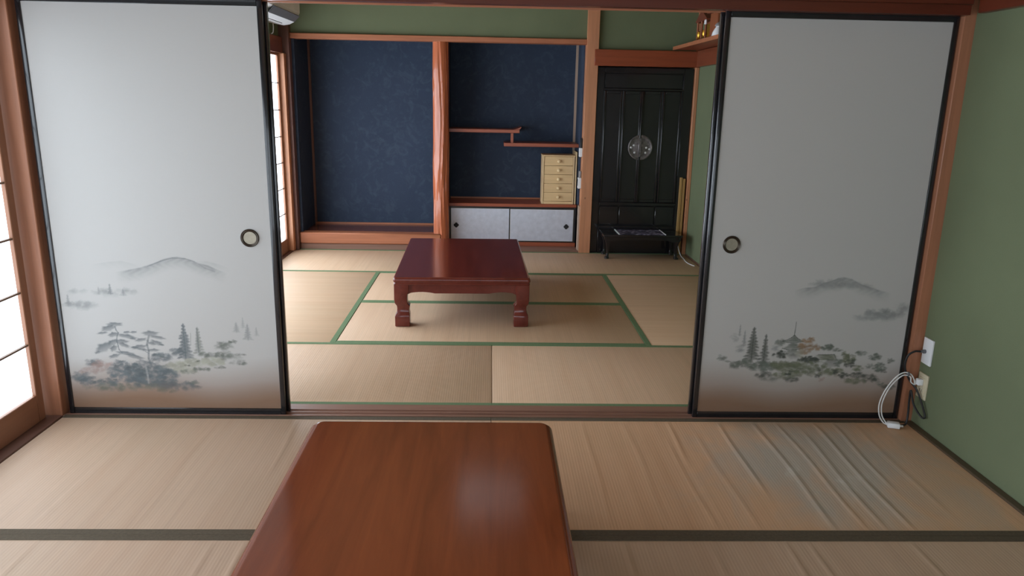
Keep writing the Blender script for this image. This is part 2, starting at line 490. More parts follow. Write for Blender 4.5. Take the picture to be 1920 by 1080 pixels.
# gnarled log pillar (tokobashira)
bm = bmesh.new()
rings = []
for i in range(64):
    z = 0.0 + 1.877 * i / 63
    ring = []
    for j in range(48):
        a = 2 * math.pi * j / 48
        w = math.sin(5 * a + 2.2 * math.sin(z * 3.1) + z * 1.5) * 0.5 + math.sin(11 * a - 1.7 * math.sin(z * 5.3 + 1) + z * 2.0) * 0.5 + 0.5 * math.sin(17 * a + 3 * math.sin(z * 4))
        r = 0.072 * (1 + 0.055 * w) + 0.0015 * math.sin(z * 9)
        ring.append((-0.463 + r * math.cos(a), 3.84 + r * math.sin(a), z))
    rings.append(ring)
loft(bm, rings)
o = finish('trim_%d' % (TR[0] + 1), bm, MAT['log'], smooth=True, loc=(-0.463, 3.84, 0))
tag(o, 'gnarled polished log pillar between the alcove and the shelf niche', 'post', None, 'structure')
TR[0] += 1

# ---------------------------------------------------------------- paper windows
PZ = [0.127 + 0.228 * i for i in range(8)]
def shoji(n, label, xf, y0, y1, paper, detail):
    t = thing('window_%d' % n, label, 'window', (xf, (y0 + y1) / 2, 0.006), kind='structure')
    t['group'] = 'paper lattice windows along the left side'
    st = 0.045
    top = 1.745 if xf > -1.9 else 1.757
    for a, b in ((y0, y0 + st), (y1 - st, y1)):
        bx('stile', MAT['shoji_z'], t, xf - 0.03, xf, a, b, 0.006, top, 0.003)
    bx('bottom_rail', MAT['shoji_y'], t, xf - 0.029, xf - 0.001, y0 + st, y1 - st, 0.006, PZ[0], 0.003)
    bx('top_rail', MAT['shoji_y'], t, xf - 0.029, xf - 0.001, y0 + st, y1 - st, PZ[7], top, 0.003)
    a, b = y0 + st, y1 - st
    ys = [a + (b - a) * i / 3 for i in range(4)]
    for z in PZ[1:7]:
        bx('muntin', MAT['muntin'], t, xf - 0.016, xf - 0.004, a, b, z - 0.004, z + 0.004)
    for y in ys[1:3]:
        bx('muntin', MAT['muntin'], t, xf - 0.017, xf - 0.005, y - 0.004, y + 0.004, PZ[0], PZ[7])
    if detail:
        first = None
        for i in range(3):
            for j in range(7):
                if first is None:
                    first = bx('pane', paper, t, xf - 0.0195, xf - 0.0175, ys[0], ys[1], PZ[0], PZ[1])
                    continue
                c = first.copy()
                COL.objects.link(c)
                c.parent = t
                c.location = (0, ys[i] - ys[0], PZ[j] - PZ[0])
                OFF[c] = OFF[t]
    else:
        bx('pane', paper, t, xf - 0.0195, xf - 0.0175, a, b, PZ[0], PZ[7])
    return t
for i in range(4):
    y1 = -0.055 - 0.9 * i
    lab = ['paper lattice window next to the left sliding door post', 'second paper lattice window of the near room', 'third paper lattice window of the near room', 'paper lattice window furthest behind the viewer'][i]
    shoji(i + 1, lab, -1.945 - 0.034 * (i % 2), y1 - 0.9, y1, MAT['paper_near'], i == 0)
for i in range(4):
    y1 = 3.648 - 0.885 * i
    lab = ['paper lattice window next to the dark alcove', 'second paper lattice window from the alcove', 'third paper lattice window from the alcove', 'paper lattice window of the far room behind the left sliding doors'][i]
    shoji(i + 5, lab, -1.845 - 0.034 * (i % 2), y1 - 0.885, y1, MAT['paper_far'], i == 0)

# glowing paper doors added out of view behind the viewer, as fill light
def fill_shoji_behind(n, label, x0, x1):
    y = -3.945
    t = thing('window_%d' % n, label, 'window', ((x0 + x1) / 2, y, 0.006), kind='structure')
    for a, b in ((x0, x0 + 0.045), (x1 - 0.045, x1)):
        bx('stile', MAT['shoji_z'], t, a, b, y, y + 0.03, 0.006, 1.757, 0.003)
    bx('bottom_rail', MAT['beam'], t, x0 + 0.045, x1 - 0.045, y, y + 0.029, 0.006, PZ[0], 0.003)
    bx('top_rail', MAT['beam'], t, x0 + 0.045, x1 - 0.045, y, y + 0.029, PZ[7], 1.757, 0.003)
    for z in PZ[1:7]:
        bx('muntin', MAT['muntin'], t, x0 + 0.045, x1 - 0.045, y + 0.014, y + 0.026, z - 0.004, z + 0.004)
    for i in (1, 2):
        x = x0 + 0.045 + (x1 - x0 - 0.09) * i / 3
        bx('muntin', MAT['muntin'], t, x - 0.004, x + 0.004, y + 0.013, y + 0.025, PZ[0], PZ[7])
    bx('pane', MAT['fill_paper_behind'], t, x0 + 0.045, x1 - 0.045, y + 0.0095, y + 0.0115, PZ[0], PZ[7])
for i in range(4):
    fill_shoji_behind(9 + i, ['leftmost', 'second', 'third', 'rightmost'][i] + ' added fill-light paper door in the wall behind the viewer', -1.8 + 0.9 * i, -0.9 + 0.9 * i)

# ---------------------------------------------------------------- painted sliding doors
PCOL = {'b': (0.125, 0.155, 0.17), 'g': (0.16, 0.185, 0.155), 'g2': (0.17, 0.19, 0.12), 'y': (0.43, 0.43, 0.35),
        'r': (0.34, 0.22, 0.19), 'o': (0.33, 0.21, 0.12), 'k': (0.06, 0.075, 0.06), 'm': (0.29, 0.305, 0.30), 'w': (0.56, 0.56, 0.54)}
PAPER = np.array((0.465, 0.452, 0.435))
PTONE = 0.72

PCOL = {a: tuple(v * PTONE for v in c) for a, c in PCOL.items()}

def paint(items, x0, x1, zs, xs, seed):
    rng = np.random.default_rng(seed)
    H, Wd = len(zs), len(xs)
    img = np.empty((H, Wd, 3))
    img[:] = PAPER
    XX, ZZ = np.meshgrid(xs, zs)
    def blend(sl, a, c):
        img[sl] = img[sl] * (1 - a[..., None]) + np.array(c) * a[..., None]
    def window(cx, cz, r):
        i0, i1 = np.searchsorted(zs, cz - r), np.searchsorted(zs, cz + r)
        j0, j1 = np.searchsorted(xs, cx - r), np.searchsorted(xs, cx + r)
        return (slice(i0, i1), slice(j0, j1))
    def dab(cx, cz, rx, rz, ang, c, a, soft=0.5, wash=0.0):
        r = max(rx, rz) * 1.5 + 0.003
        sl = window(cx, cz, r)
        x, z = XX[sl] - cx, ZZ[sl] - cz
        if x.size == 0:
            return
        t = math.radians(-ang)
        u, v = x * math.cos(t) + z * math.sin(t), -x * math.sin(t) + z * math.cos(t)
        d = np.sqrt((u / rx) ** 2 + (v / rz) ** 2)
        th = np.arctan2(v / rz, u / rx)
        d = d * (1 + 0.10 * np.sin(5 * th + cx * 900) + 0.08 * np.sin(9 * th + cz * 700))
        al = np.clip((1.25 - d) / (0.25 + soft), 0, 1)
        al = al * al * (3 - 2 * al) * a
        if wash:
            al = al * np.clip(0.72 + wash * v / rz, 0.2, 1.15)
        blend(sl, np.clip(al, 0, 1), c)
    def seg(p, q, w, c, a):
        n = max(2, int(math.dist(p, q) / (w * 0.5)) + 1)
        for i in range(n):
            t = i / (n - 1)
            dab(p[0] + (q[0] - p[0]) * t, p[1] + (q[1] - p[1]) * t, w * 0.62, w * 0.62, 0, c, a * 0.75, 0.5)
    # warm ground mist of the painting, rising from the lower edge
    g = np.clip((0.27 - ZZ + 0.02 * np.sin(XX * 9 + seed)) / 0.21, 0, 1)
    blend((slice(None), slice(None)), g ** 1.1 * 0.93, (0.225, 0.125, 0.072))
    for it in items:
        k_ = it[0]
        if k_ == 'd':
            _, X, Z, rx, rz, ang, c, a, s = it
            dab(X, Z, rx * 1.12, rz * 1.25, ang, PCOL[c], min(1, a * 1.15), s * 0.8, 0.3)
        elif k_ == 'l':
            _, pts, w, c, a = it
            for p, q in zip(pts, pts[1:]):
                seg(p, q, max(w, 0.0028), PCOL[c], a)
        elif k_ == 'm':
            _, X, Z, rx, rz, n, c, a, s = it
            dab(X, Z, rx * 1.05, rz * 1.05, 0, PCOL[c], a * 0.55, 0.95, 0.35)
            for i in range(int(n * 1.3)):
                th, rr = rng.uniform(0, 2 * math.pi), math.sqrt(rng.uniform(0, 1))
                px, pz = X + rx * rr * math.cos(th), Z + rz * rr * math.sin(th)
                f = rng.uniform(0.75, 1.3)
                q = tuple(min(0.6, v * f) for v in PCOL[c])
                dab(px, pz, s * rng.uniform(0.6, 1.25), s * rng.uniform(0.4, 0.8), rng.uniform(-25, 25), q, min(0.95, 1.35 * a * rng.uniform(0.55, 1.0)), 0.4, 0.5)
        elif k_ == 'c':
            _, X, Z0, Z1, hw, c, a, n = it
            dab(X, Z0 + (Z1 - Z0) * 0.62, hw * 0.42, abs(Z1 - Z0) * 0.42, 0, PCOL[c], a * 0.6, 0.6)
            seg((X, Z0), (X, Z1), max(0.003, hw * 0.09), PCOL[c], a * 0.7)
            for i in range(n):
                t = (i + 0.5) / n
                w = hw * (0.14 + 0.86 * t) * rng.uniform(0.75, 1.1)
                z = Z0 + (Z1 - Z0) * t
                hh = abs(Z1 - Z0) / n * 0.62
                dab(X, z, w * 0.85, hh * 1.2, 0, PCOL[c], a * 0.7, 0.5)
                for s_ in (-1, 1):
                    dab(X + s_ * w * rng.uniform(0.65, 0.9), z - hh * rng.uniform(0, 0.5), w * 0.34 + 0.002, hh * 0.5 + 0.001, s_ * rng.uniform(5, 25), PCOL[c], a * rng.uniform(0.5, 0.9), 0.45)
        elif k_ == 'r':
            _, pts, fade, c, a = it
            px, pz = [p[0] for p in pts], [p[1] for p in pts]
            top = np.interp(xs, px, pz, left=-1, right=-1)
            d = top[None, :] - ZZ
            ends = np.clip(np.minimum(xs - px[0], px[-1] - xs) / 0.06, 0, 1)
            al = np.where(d > 0, np.clip(1 - d / fade, 0, 1) ** 1.4, np.clip(1 + d / 0.004, 0, 1)) * a * ends[None, :] * (top > 0)[None, :]
            tx = 0.85 + 0.15 * np.sin(XX * 160 + 3 * np.sin(ZZ * 120))
            blend((slice(None), slice(None)), np.clip(al * tx, 0, 1), PCOL[c])
    g = np.clip((0.155 - ZZ + 0.012 * np.sin(XX * 14 + seed)) / 0.10, 0, 1)
    blend((slice(None), slice(None)), g * 0.55, (0.225, 0.125, 0.072))
    return img

def painted_sheet(parent, x0, x1, y, z0, z1, items, seed):
    xs = np.linspace(x0, x1, 380)
    zs = np.concatenate([np.linspace(z0, 0.76, 304), np.linspace(0.80, z1, 14)])
    img = paint(items, x0, x1, zs, xs, seed)
    H, Wd = len(zs), len(xs)
    base = OFF[parent]
    XX, ZZ = np.meshgrid(xs, zs)
    co = np.stack([XX - base.x, np.full_like(XX, y - base.y), ZZ - base.z], -1).reshape(-1, 3)
    i = np.arange((H - 1) * Wd).reshape(H - 1, Wd)[:, :-1].ravel()
    faces = np.stack([i, i + 1, i + 1 + Wd, i + Wd], -1)
    me = bpy.data.meshes.new('painted_paper')
    me.from_pydata(co.tolist(), [], faces.tolist())
    ca = me.color_attributes.new('paint', 'FLOAT_COLOR', 'POINT')
    rgba = np.concatenate([img.reshape(-1, 3), np.ones((H * Wd, 1))], 1).astype(np.float32)
    ca.data.foreach_set('color', rgba.ravel())
    me.materials.append(MAT['painted'])
    o = bpy.data.objects.new('painted_paper', me)
    COL.objects.link(o)
    o.parent = parent
    OFF[o] = base
    return o

def fusuma(n, label, x0, x1, y0, hx, items, seed, part_label=None):
    t = thing('door_%d' % n, label, 'sliding door', ((x0 + x1) / 2, y0 + 0.01, 0.001), kind='structure')
    st, th, zb, zt = 0.021, 0.021, 0.001, 1.768
    for a, b in ((x0, x0 + st), (x1 - st, x1)):
        bx('stile', MAT['lacquer'], t, a, b, y0 - 0.001, y0 + th, zb, zt, 0.003, 2)
    bx('bottom_rail', MAT['lacquer'], t, x0 + st, x1 - st, y0, y0 + th - 0.001, zb, 0.031, 0.002)
    bx('top_rail', MAT['lacquer'], t, x0 + st, x1 - st, y0, y0 + th - 0.001, 1.738, zt, 0.002)
    bx('core', MAT['door_paper'], t, x0 + st, x1 - st, y0 + 0.0045, y0 + th - 0.004, 0.031, 1.738)
    if items is not None:
        s = painted_sheet(t, x0 + st, x1 - st, y0 + 0.004, 0.031, 1.738, items, seed)
        s['label'] = part_label
    if hx is not None:
        c = (hx, y0 + 0.004, 0.809)
        bm = bmesh.new()
        lathe(bm, [(0.0385, 0.0), (0.039, -0.004), (0.0365, -0.0072), (0.0335, -0.006), (0.0315, -0.0075), (0.0285, -0.006), (0.026, 0.0)], c, 'y', 40, False)
        h = finish('handle', bm, MAT['bronze'], t, True)
        h['label'] = 'round recessed bronze door pull'
        bm = bmesh.new()
        lathe(bm, [(0.0268, -0.002), (0.022, -0.0008), (0.010, -0.0003), (0.001, -0.0002)], c, 'y', 32)
        finish('dish', bm, MAT['dish'], h, True)
    return t
PAINT_LEFT = [
    ('r',[(-1.605,0.65),(-1.559,0.659),(-1.497,0.672),(-1.455,0.686),(-1.428,0.696),(-1.397,0.71),(-1.367,0.718),(-1.336,0.721),(-1.307,0.716),(-1.274,0.705),(-1.248,0.694),(-1.208,0.685),(-1.176,0.669),(-1.132,0.651)],0.06,'m',0.75),
    ('r',[(-1.702,0.683),(-1.645,0.693),(-1.577,0.701),(-1.523,0.688),(-1.497,0.679)],0.037,'m',0.18),
    ('r',[(-1.263,0.701),(-1.218,0.704),(-1.163,0.69),(-1.115,0.67)],0.032,'m',0.25),
    ('l',[(-1.248,0.692),(-1.223,0.675),(-1.183,0.66)],0.0069,'m',0.35),
    ('l',[(-1.467,0.679),(-1.409,0.703),(-1.358,0.718),(-1.305,0.716),(-1.265,0.703)],0.0037,'b',0.35),
    ('m',-1.614,0.565,0.097,0.014,16,'m',0.2,0.0185),
    ('c',-1.635,0.6,0.555,0.0139,'b',0.35,5),
    ('c',-1.581,0.577,0.548,0.0139,'b',0.25,4),
    ('c',-1.684,0.587,0.554,0.0093,'m',0.3,4),
    ('m',-1.768,0.506,0.069,0.016,14,'m',0.25,0.0208),
    ('c',-1.819,0.55,0.498,0.0139,'m',0.4,5),
    ('m',-1.772,0.563,0.042,0.009,6,'m',0.15,0.0185),
    ('d',-1.632,0.419,0.03,0.0073,0,'b',0.78,0.45),
    ('d',-1.662,0.401,0.0279,0.0103,-15,'b',0.78,0.45),
    ('d',-1.689,0.379,0.0206,0.0043,-8,'b',0.78,0.45),
    ('d',-1.644,0.372,0.0193,0.0086,-15,'b',0.78,0.45),
    ('d',-1.587,0.365,0.0364,0.0073,10,'b',0.78,0.45),
    ('d',-1.555,0.384,0.0129,0.0043,-5,'b',0.78,0.45),
    ('d',-1.585,0.383,0.0137,0.0047,-8,'b',0.78,0.45),
    ('d',-1.609,0.342,0.0249,0.0069,5,'b',0.78,0.45),
    ('d',-1.648,0.337,0.0193,0.0094,-15,'b',0.78,0.45),
    ('d',-1.688,0.314,0.0364,0.0154,-25,'b',0.78,0.45),
    ('d',-1.719,0.289,0.0129,0.0043,-20,'b',0.78,0.45),
    ('d',-1.604,0.325,0.0236,0.0073,22,'b',0.78,0.45),
    ('d',-1.648,0.309,0.0163,0.0094,-40,'b',0.78,0.45),
    ('d',-1.561,0.354,0.0129,0.0039,8,'b',0.78,0.45),
    ('d',-1.602,0.287,0.0343,0.0069,6,'b',0.78,0.45),
    ('d',-1.65,0.273,0.0214,0.0069,-15,'b',0.78,0.45),
    ('d',-1.561,0.271,0.0343,0.0077,15,'b',0.78,0.45),
    ('l',[(-1.633,0.409),(-1.629,0.393),(-1.621,0.38),(-1.628,0.366),(-1.632,0.344),(-1.628,0.321),(-1.626,0.303),(-1.614,0.289)],0.0047,'b',0.6),
    ('l',[(-1.604,0.266),(-1.583,0.225),(-1.57,0.179),(-1.553,0.137)],0.0094,'w',0.35),
    ('d',-1.484,0.379,0.03,0.0094,0,'b',0.75,0.45),
    ('d',-1.527,0.349,0.0223,0.006,-10,'b',0.75,0.45),
    ('d',-1.454,0.361,0.0309,0.0056,10,'b',0.75,0.45),
    ('d',-1.46,0.336,0.0257,0.0077,18,'b',0.75,0.45),
    ('d',-1.539,0.316,0.0309,0.0077,-8,'b',0.75,0.45),
    ('d',-1.482,0.332,0.0154,0.0051,15,'b',0.75,0.45),
    ('d',-1.476,0.302,0.0214,0.0056,0,'b',0.75,0.45),
    ('d',-1.47,0.279,0.0171,0.0051,-15,'b',0.75,0.45),
    ('d',-1.556,0.313,0.015,0.0039,5,'b',0.75,0.45),
    ('d',-1.44,0.327,0.0107,0.0034,8,'b',0.75,0.45),
    ('d',-1.523,0.304,0.0214,0.0043,8,'b',0.75,0.45),
    ('l',[(-1.491,0.368),(-1.498,0.345),(-1.503,0.327),(-1.498,0.299),(-1.502,0.263),(-1.492,0.226)],0.0086,'b',0.5),
    ('l',[(-1.523,0.304),(-1.507,0.292),(-1.499,0.286)],0.003,'b',0.5),
    ('m',-1.748,0.244,0.03,0.016,14,'b',0.45,0.0129),
    ('m',-1.707,0.224,0.047,0.026,20,'r',0.33,0.0146),
    ('m',-1.77,0.203,0.047,0.015,16,'r',0.25,0.0137),
    ('m',-1.808,0.172,0.039,0.019,18,'b',0.4,0.0154),
    ('m',-1.729,0.15,0.081,0.024,40,'b',0.45,0.0146),
    ('m',-1.611,0.197,0.073,0.051,70,'b',0.5,0.0154),
    ('m',-1.509,0.193,0.094,0.056,90,'b',0.5,0.0163),
    ('m',-1.448,0.147,0.064,0.03,40,'b',0.45,0.0154),
    ('m',-1.619,0.127,0.18,0.017,50,'g',0.35,0.0154),
    ('m',-1.445,0.268,0.047,0.017,26,'b',0.45,0.0129),
    ('m',-1.43,0.203,0.034,0.013,14,'b',0.5,0.0129),
    ('m',-1.555,0.16,0.034,0.034,16,'b',0.5,0.018),
    ('l',[(-1.518,0.226),(-1.514,0.184),(-1.513,0.147)],0.0086,'w',0.3),
    ('c',-1.339,0.424,0.264,0.0394,'b',0.85,11),
    ('c',-1.279,0.409,0.288,0.0266,'g',0.5,9),
    ('l',[(-1.283,0.406),(-1.282,0.347),(-1.282,0.292)],0.003,'b',0.55),
    ('l',[(-1.31,0.383),(-1.313,0.329)],0.0026,'g',0.4),
    ('m',-1.38,0.294,0.039,0.015,16,'b',0.45,0.0129),
    ('m',-1.226,0.281,0.051,0.013,18,'g',0.45,0.0129),
    ('m',-1.316,0.239,0.056,0.018,26,'y',0.55,0.0154),
    ('m',-1.224,0.249,0.047,0.017,24,'y',0.55,0.0154),
    ('m',-1.39,0.227,0.051,0.017,18,'y',0.45,0.0154),
    ('m',-1.357,0.204,0.06,0.012,16,'y',0.4,0.0154),
    ('m',-1.275,0.214,0.039,0.008,14,'g',0.5,0.0094),
    ('m',-1.332,0.202,0.047,0.008,10,'g',0.4,0.0086),
    ('m',-1.338,0.232,0.011,0.004,4,'k',0.4,0.006),
    ('m',-1.284,0.251,0.009,0.005,4,'k',0.4,0.006),
    ('m',-1.196,0.224,0.026,0.006,8,'g',0.4,0.0077),
    ('m',-1.171,0.321,0.036,0.017,20,'g',0.35,0.0129),
    ('m',-1.129,0.344,0.021,0.005,8,'g',0.4,0.0094),
    ('m',-1.149,0.275,0.047,0.021,24,'g',0.3,0.0137),
    ('m',-1.096,0.285,0.021,0.004,6,'g',0.35,0.0077),
    ('m',-1.1,0.239,0.013,0.004,4,'g',0.45,0.0069),
    ('m',-1.116,0.248,0.039,0.011,14,'g',0.25,0.0111),
    ('c',-1.11,0.433,0.388,0.018,'m',0.38,6),
    ('c',-1.062,0.426,0.354,0.0223,'m',0.5,7),
    ('c',-1.08,0.456,0.408,0.0086,'m',0.22,5),
    ('c',-1.024,0.412,0.373,0.0103,'m',0.25,5),
    ('m',-1.385,0.138,0.099,0.026,50,'b',0.38,0.0154),
    ('m',-1.31,0.148,0.026,0.007,8,'g',0.35,0.0103),
    ('m',-1.415,0.185,0.039,0.017,14,'b',0.4,0.0146),
    ('m',-1.439,0.114,0.047,0.011,14,'g',0.35,0.0129)]
PAINT_RIGHT = [
    ('r',[(1.34,0.605),(1.386,0.618),(1.433,0.623),(1.467,0.641),(1.501,0.651),(1.528,0.663),(1.554,0.668),(1.59,0.661),(1.634,0.638),(1.676,0.626),(1.722,0.61),(1.776,0.598)],0.056,'m',0.8),
    ('m',1.551,0.634,0.139,0.016,24,'m',0.25,0.0231),
    ('m',1.75,0.497,0.088,0.021,22,'m',0.4,0.0255),
    ('m',1.829,0.533,0.032,0.019,6,'m',0.3,0.0231),
    ('m',1.668,0.481,0.032,0.009,6,'m',0.25,0.0231),
    ('c',1.18,0.435,0.283,0.0412,'k',0.8,11),
    ('c',1.237,0.402,0.265,0.0274,'k',0.72,9),
    ('c',1.116,0.448,0.395,0.0075,'m',0.5,4),
    ('c',1.14,0.419,0.347,0.0117,'m',0.55,5),
    ('m',1.097,0.387,0.014,0.021,8,'m',0.2,0.0117),
    ('m',1.123,0.335,0.014,0.021,8,'m',0.3,0.0123),
    ('m',1.045,0.29,0.021,0.012,12,'g',0.35,0.0103),
    ('m',1.113,0.26,0.027,0.017,18,'g',0.45,0.013),
    ('m',1.075,0.273,0.014,0.003,5,'g',0.35,0.0075),
    ('m',1.163,0.264,0.027,0.021,18,'g',0.5,0.013),
    ('m',1.303,0.363,0.021,0.014,12,'g',0.4,0.0117),
    ('m',1.285,0.337,0.017,0.014,8,'m',0.3,0.0117),
    ('l',[(1.366,0.462),(1.366,0.438),(1.364,0.403)],0.0031,'k',0.8),
    ('d',1.364,0.399,0.0027,0.0031,0,'g',0.75,0.35),
    ('d',1.365,0.396,0.0042,0.0031,0,'g',0.75,0.35),
    ('d',1.365,0.392,0.007,0.0031,0,'g',0.75,0.35),
    ('d',1.365,0.388,0.011,0.0031,0,'g',0.75,0.35),
    ('d',1.366,0.385,0.0158,0.0031,0,'g',0.75,0.35),
    ('d',1.366,0.381,0.0213,0.0031,0,'g',0.75,0.35),
    ('d',1.367,0.377,0.0276,0.0031,0,'g',0.75,0.35),
    ('d',1.367,0.374,0.0346,0.0031,0,'g',0.75,0.35),
    ('d',1.367,0.37,0.0422,0.0031,0,'g',0.75,0.35),
    ('l',[(1.365,0.402),(1.351,0.388),(1.334,0.378),(1.313,0.373)],0.0031,'k',0.75),
    ('l',[(1.365,0.402),(1.379,0.387),(1.391,0.379),(1.408,0.372)],0.0031,'k',0.75),
    ('l',[(1.313,0.372),(1.339,0.365),(1.375,0.365),(1.408,0.371)],0.0031,'k',0.7),
    ('d',1.363,0.356,0.0189,0.0075,0,'k',0.45,0.3),
    ('d',1.365,0.358,0.0171,0.0027,0,'g',0.7,0.35),
    ('d',1.365,0.354,0.0223,0.0027,0,'g',0.7,0.35),
    ('d',1.366,0.35,0.0274,0.0027,0,'g',0.7,0.35),
    ('d',1.366,0.346,0.0326,0.0027,0,'g',0.7,0.35),
    ('d',1.367,0.342,0.0377,0.0027,0,'g',0.7,0.35),
    ('d',1.367,0.338,0.0429,0.0027,0,'g',0.7,0.35),
    ('l',[(1.315,0.339),(1.335,0.333),(1.371,0.332),(1.4,0.336)],0.0034,'k',0.7),
    ('d',1.366,0.317,0.0257,0.0137,0,'g',0.7,0.3),
    ('d',1.371,0.3,0.024,0.0103,0,'k',0.4,0.4),
    ('m',1.317,0.307,0.024,0.017,22,'k',0.6,0.0103),
    ('m',1.281,0.303,0.007,0.014,6,'k',0.45,0.0075),
    ('m',1.42,0.346,0.031,0.038,46,'o',0.5,0.011),
    ('m',1.441,0.38,0.017,0.01,12,'o',0.55,0.0082),
    ('m',1.398,0.315,0.017,0.021,14,'y',0.35,0.0103),
    ('m',1.438,0.286,0.045,0.014,26,'k',0.6,0.0103),
    ('m',1.236,0.25,0.062,0.021,40,'g',0.55,0.0144),
    ('m',1.315,0.254,0.045,0.021,30,'g2',0.5,0.0151),
    ('m',1.388,0.251,0.051,0.024,36,'g2',0.5,0.0151),
    ('m',1.248,0.208,0.038,0.014,18,'k',0.35,0.0123),
    ('m',1.356,0.213,0.062,0.021,34,'g2',0.45,0.0137),
    ('m',1.352,0.213,0.014,0.006,6,'k',0.5,0.0089),
    ('m',1.372,0.228,0.014,0.005,5,'k',0.5,0.0069),
    ('m',1.377,0.186,0.034,0.01,14,'k',0.4,0.0103),
    ('m',1.271,0.189,0.051,0.01,14,'g',0.25,0.0123),
    ('m',1.519,0.343,0.027,0.016,26,'g',0.7,0.0096),
    ('m',1.569,0.332,0.021,0.008,10,'g',0.45,0.0082),
    ('m',1.47,0.342,0.017,0.014,12,'o',0.5,0.0096),
    ('d',1.523,0.308,0.0384,0.0024,0,'g2',0.75,0.25),
    ('d',1.524,0.305,0.0384,0.0024,0,'g2',0.75,0.25),
    ('d',1.525,0.302,0.0384,0.0024,0,'g2',0.75,0.25),
    ('d',1.526,0.298,0.0384,0.0024,0,'g2',0.75,0.25),
    ('d',1.528,0.295,0.0384,0.0024,0,'g2',0.75,0.25),
    ('d',1.529,0.292,0.0384,0.0024,0,'g2',0.75,0.25),
    ('d',1.53,0.288,0.0384,0.0024,0,'g2',0.75,0.25),
    ('d',1.531,0.285,0.0384,0.0024,0,'g2',0.75,0.25),
    ('l',[(1.483,0.31),(1.557,0.311),(1.569,0.287)],0.0031,'k',0.7),
    ('d',1.544,0.268,0.0274,0.0165,0,'k',0.55,0.35),
    ('m',1.452,0.282,0.045,0.015,24,'k',0.55,0.0096),
    ('m',1.625,0.287,0.031,0.024,34,'g2',0.55,0.011),
    ('m',1.635,0.269,0.027,0.021,22,'k',0.5,0.0089),
    ('m',1.6,0.314,0.014,0.009,8,'g2',0.5,0.0082),
    ('m',1.674,0.246,0.021,0.014,14,'g2',0.5,0.0089),
    ('m',1.58,0.272,0.017,0.021,16,'g',0.6,0.0089),
    ('m',1.686,0.318,0.031,0.01,16,'g',0.4,0.0103),
    ('m',1.747,0.3,0.026,0.016,22,'g',0.6,0.0096),
    ('m',1.772,0.251,0.029,0.021,26,'g',0.65,0.0096),
    ('m',1.724,0.258,0.017,0.01,8,'g',0.4,0.0089),
    ('m',1.819,0.282,0.015,0.011,12,'g',0.45,0.0075),
    ('m',1.793,0.232,0.014,0.007,6,'k',0.45,0.0075),
    ('m',1.477,0.256,0.055,0.021,26,'g2',0.5,0.0123),
    ('m',1.452,0.225,0.069,0.017,30,'g2',0.45,0.013),
    ('m',1.568,0.226,0.051,0.017,26,'g2',0.5,0.0123),
    ('m',1.614,0.208,0.031,0.014,16,'k',0.5,0.0096),
    ('m',1.672,0.208,0.038,0.017,20,'k',0.4,0.011),
    ('m',1.736,0.197,0.038,0.021,26,'k',0.4,0.011),
    ('m',1.668,0.181,0.051,0.014,20,'g2',0.4,0.0123),
    ('m',1.494,0.206,0.014,0.009,6,'k',0.5,0.0082),
    ('m',1.571,0.226,0.014,0.01,8,'k',0.5,0.0089),
    ('m',1.514,0.188,0.014,0.014,6,'r',0.3,0.0089),
    ('m',1.78,0.171,0.021,0.01,8,'g',0.4,0.0096),
    ('m',1.825,0.159,0.031,0.014,14,'k',0.4,0.0103),
    ('m',1.497,0.237,0.017,0.007,6,'k',0.55,0.0069)]
fusuma(1, 'left sliding door painted with pines and misty hills', -1.872, -0.915, 0.0, -1.024, PAINT_LEFT, 3, 'pale paper painted with pine trees, conifers and a misty hill')
fusuma(2, 'plain edged sliding door tucked behind the left painted door', -1.868, -0.905, 0.031, None, None, 0)
fusuma(3, 'right sliding door painted with a pagoda among trees', 0.933, 1.888, 0.0, 1.042, PAINT_RIGHT, 5, 'pale paper painted with a pagoda, conifers and a distant hill')
fusuma(4, 'plain edged sliding door tucked behind the right painted door', 0.922, 1.884, 0.031, None, None, 0)

# ================================================================ STRAW MATS
def heri(t, m, x0, x1, y0, y1):
    return bx('border', m, t, x0, x1, y0, y1, -0.03, 0.0022, 0.0008)

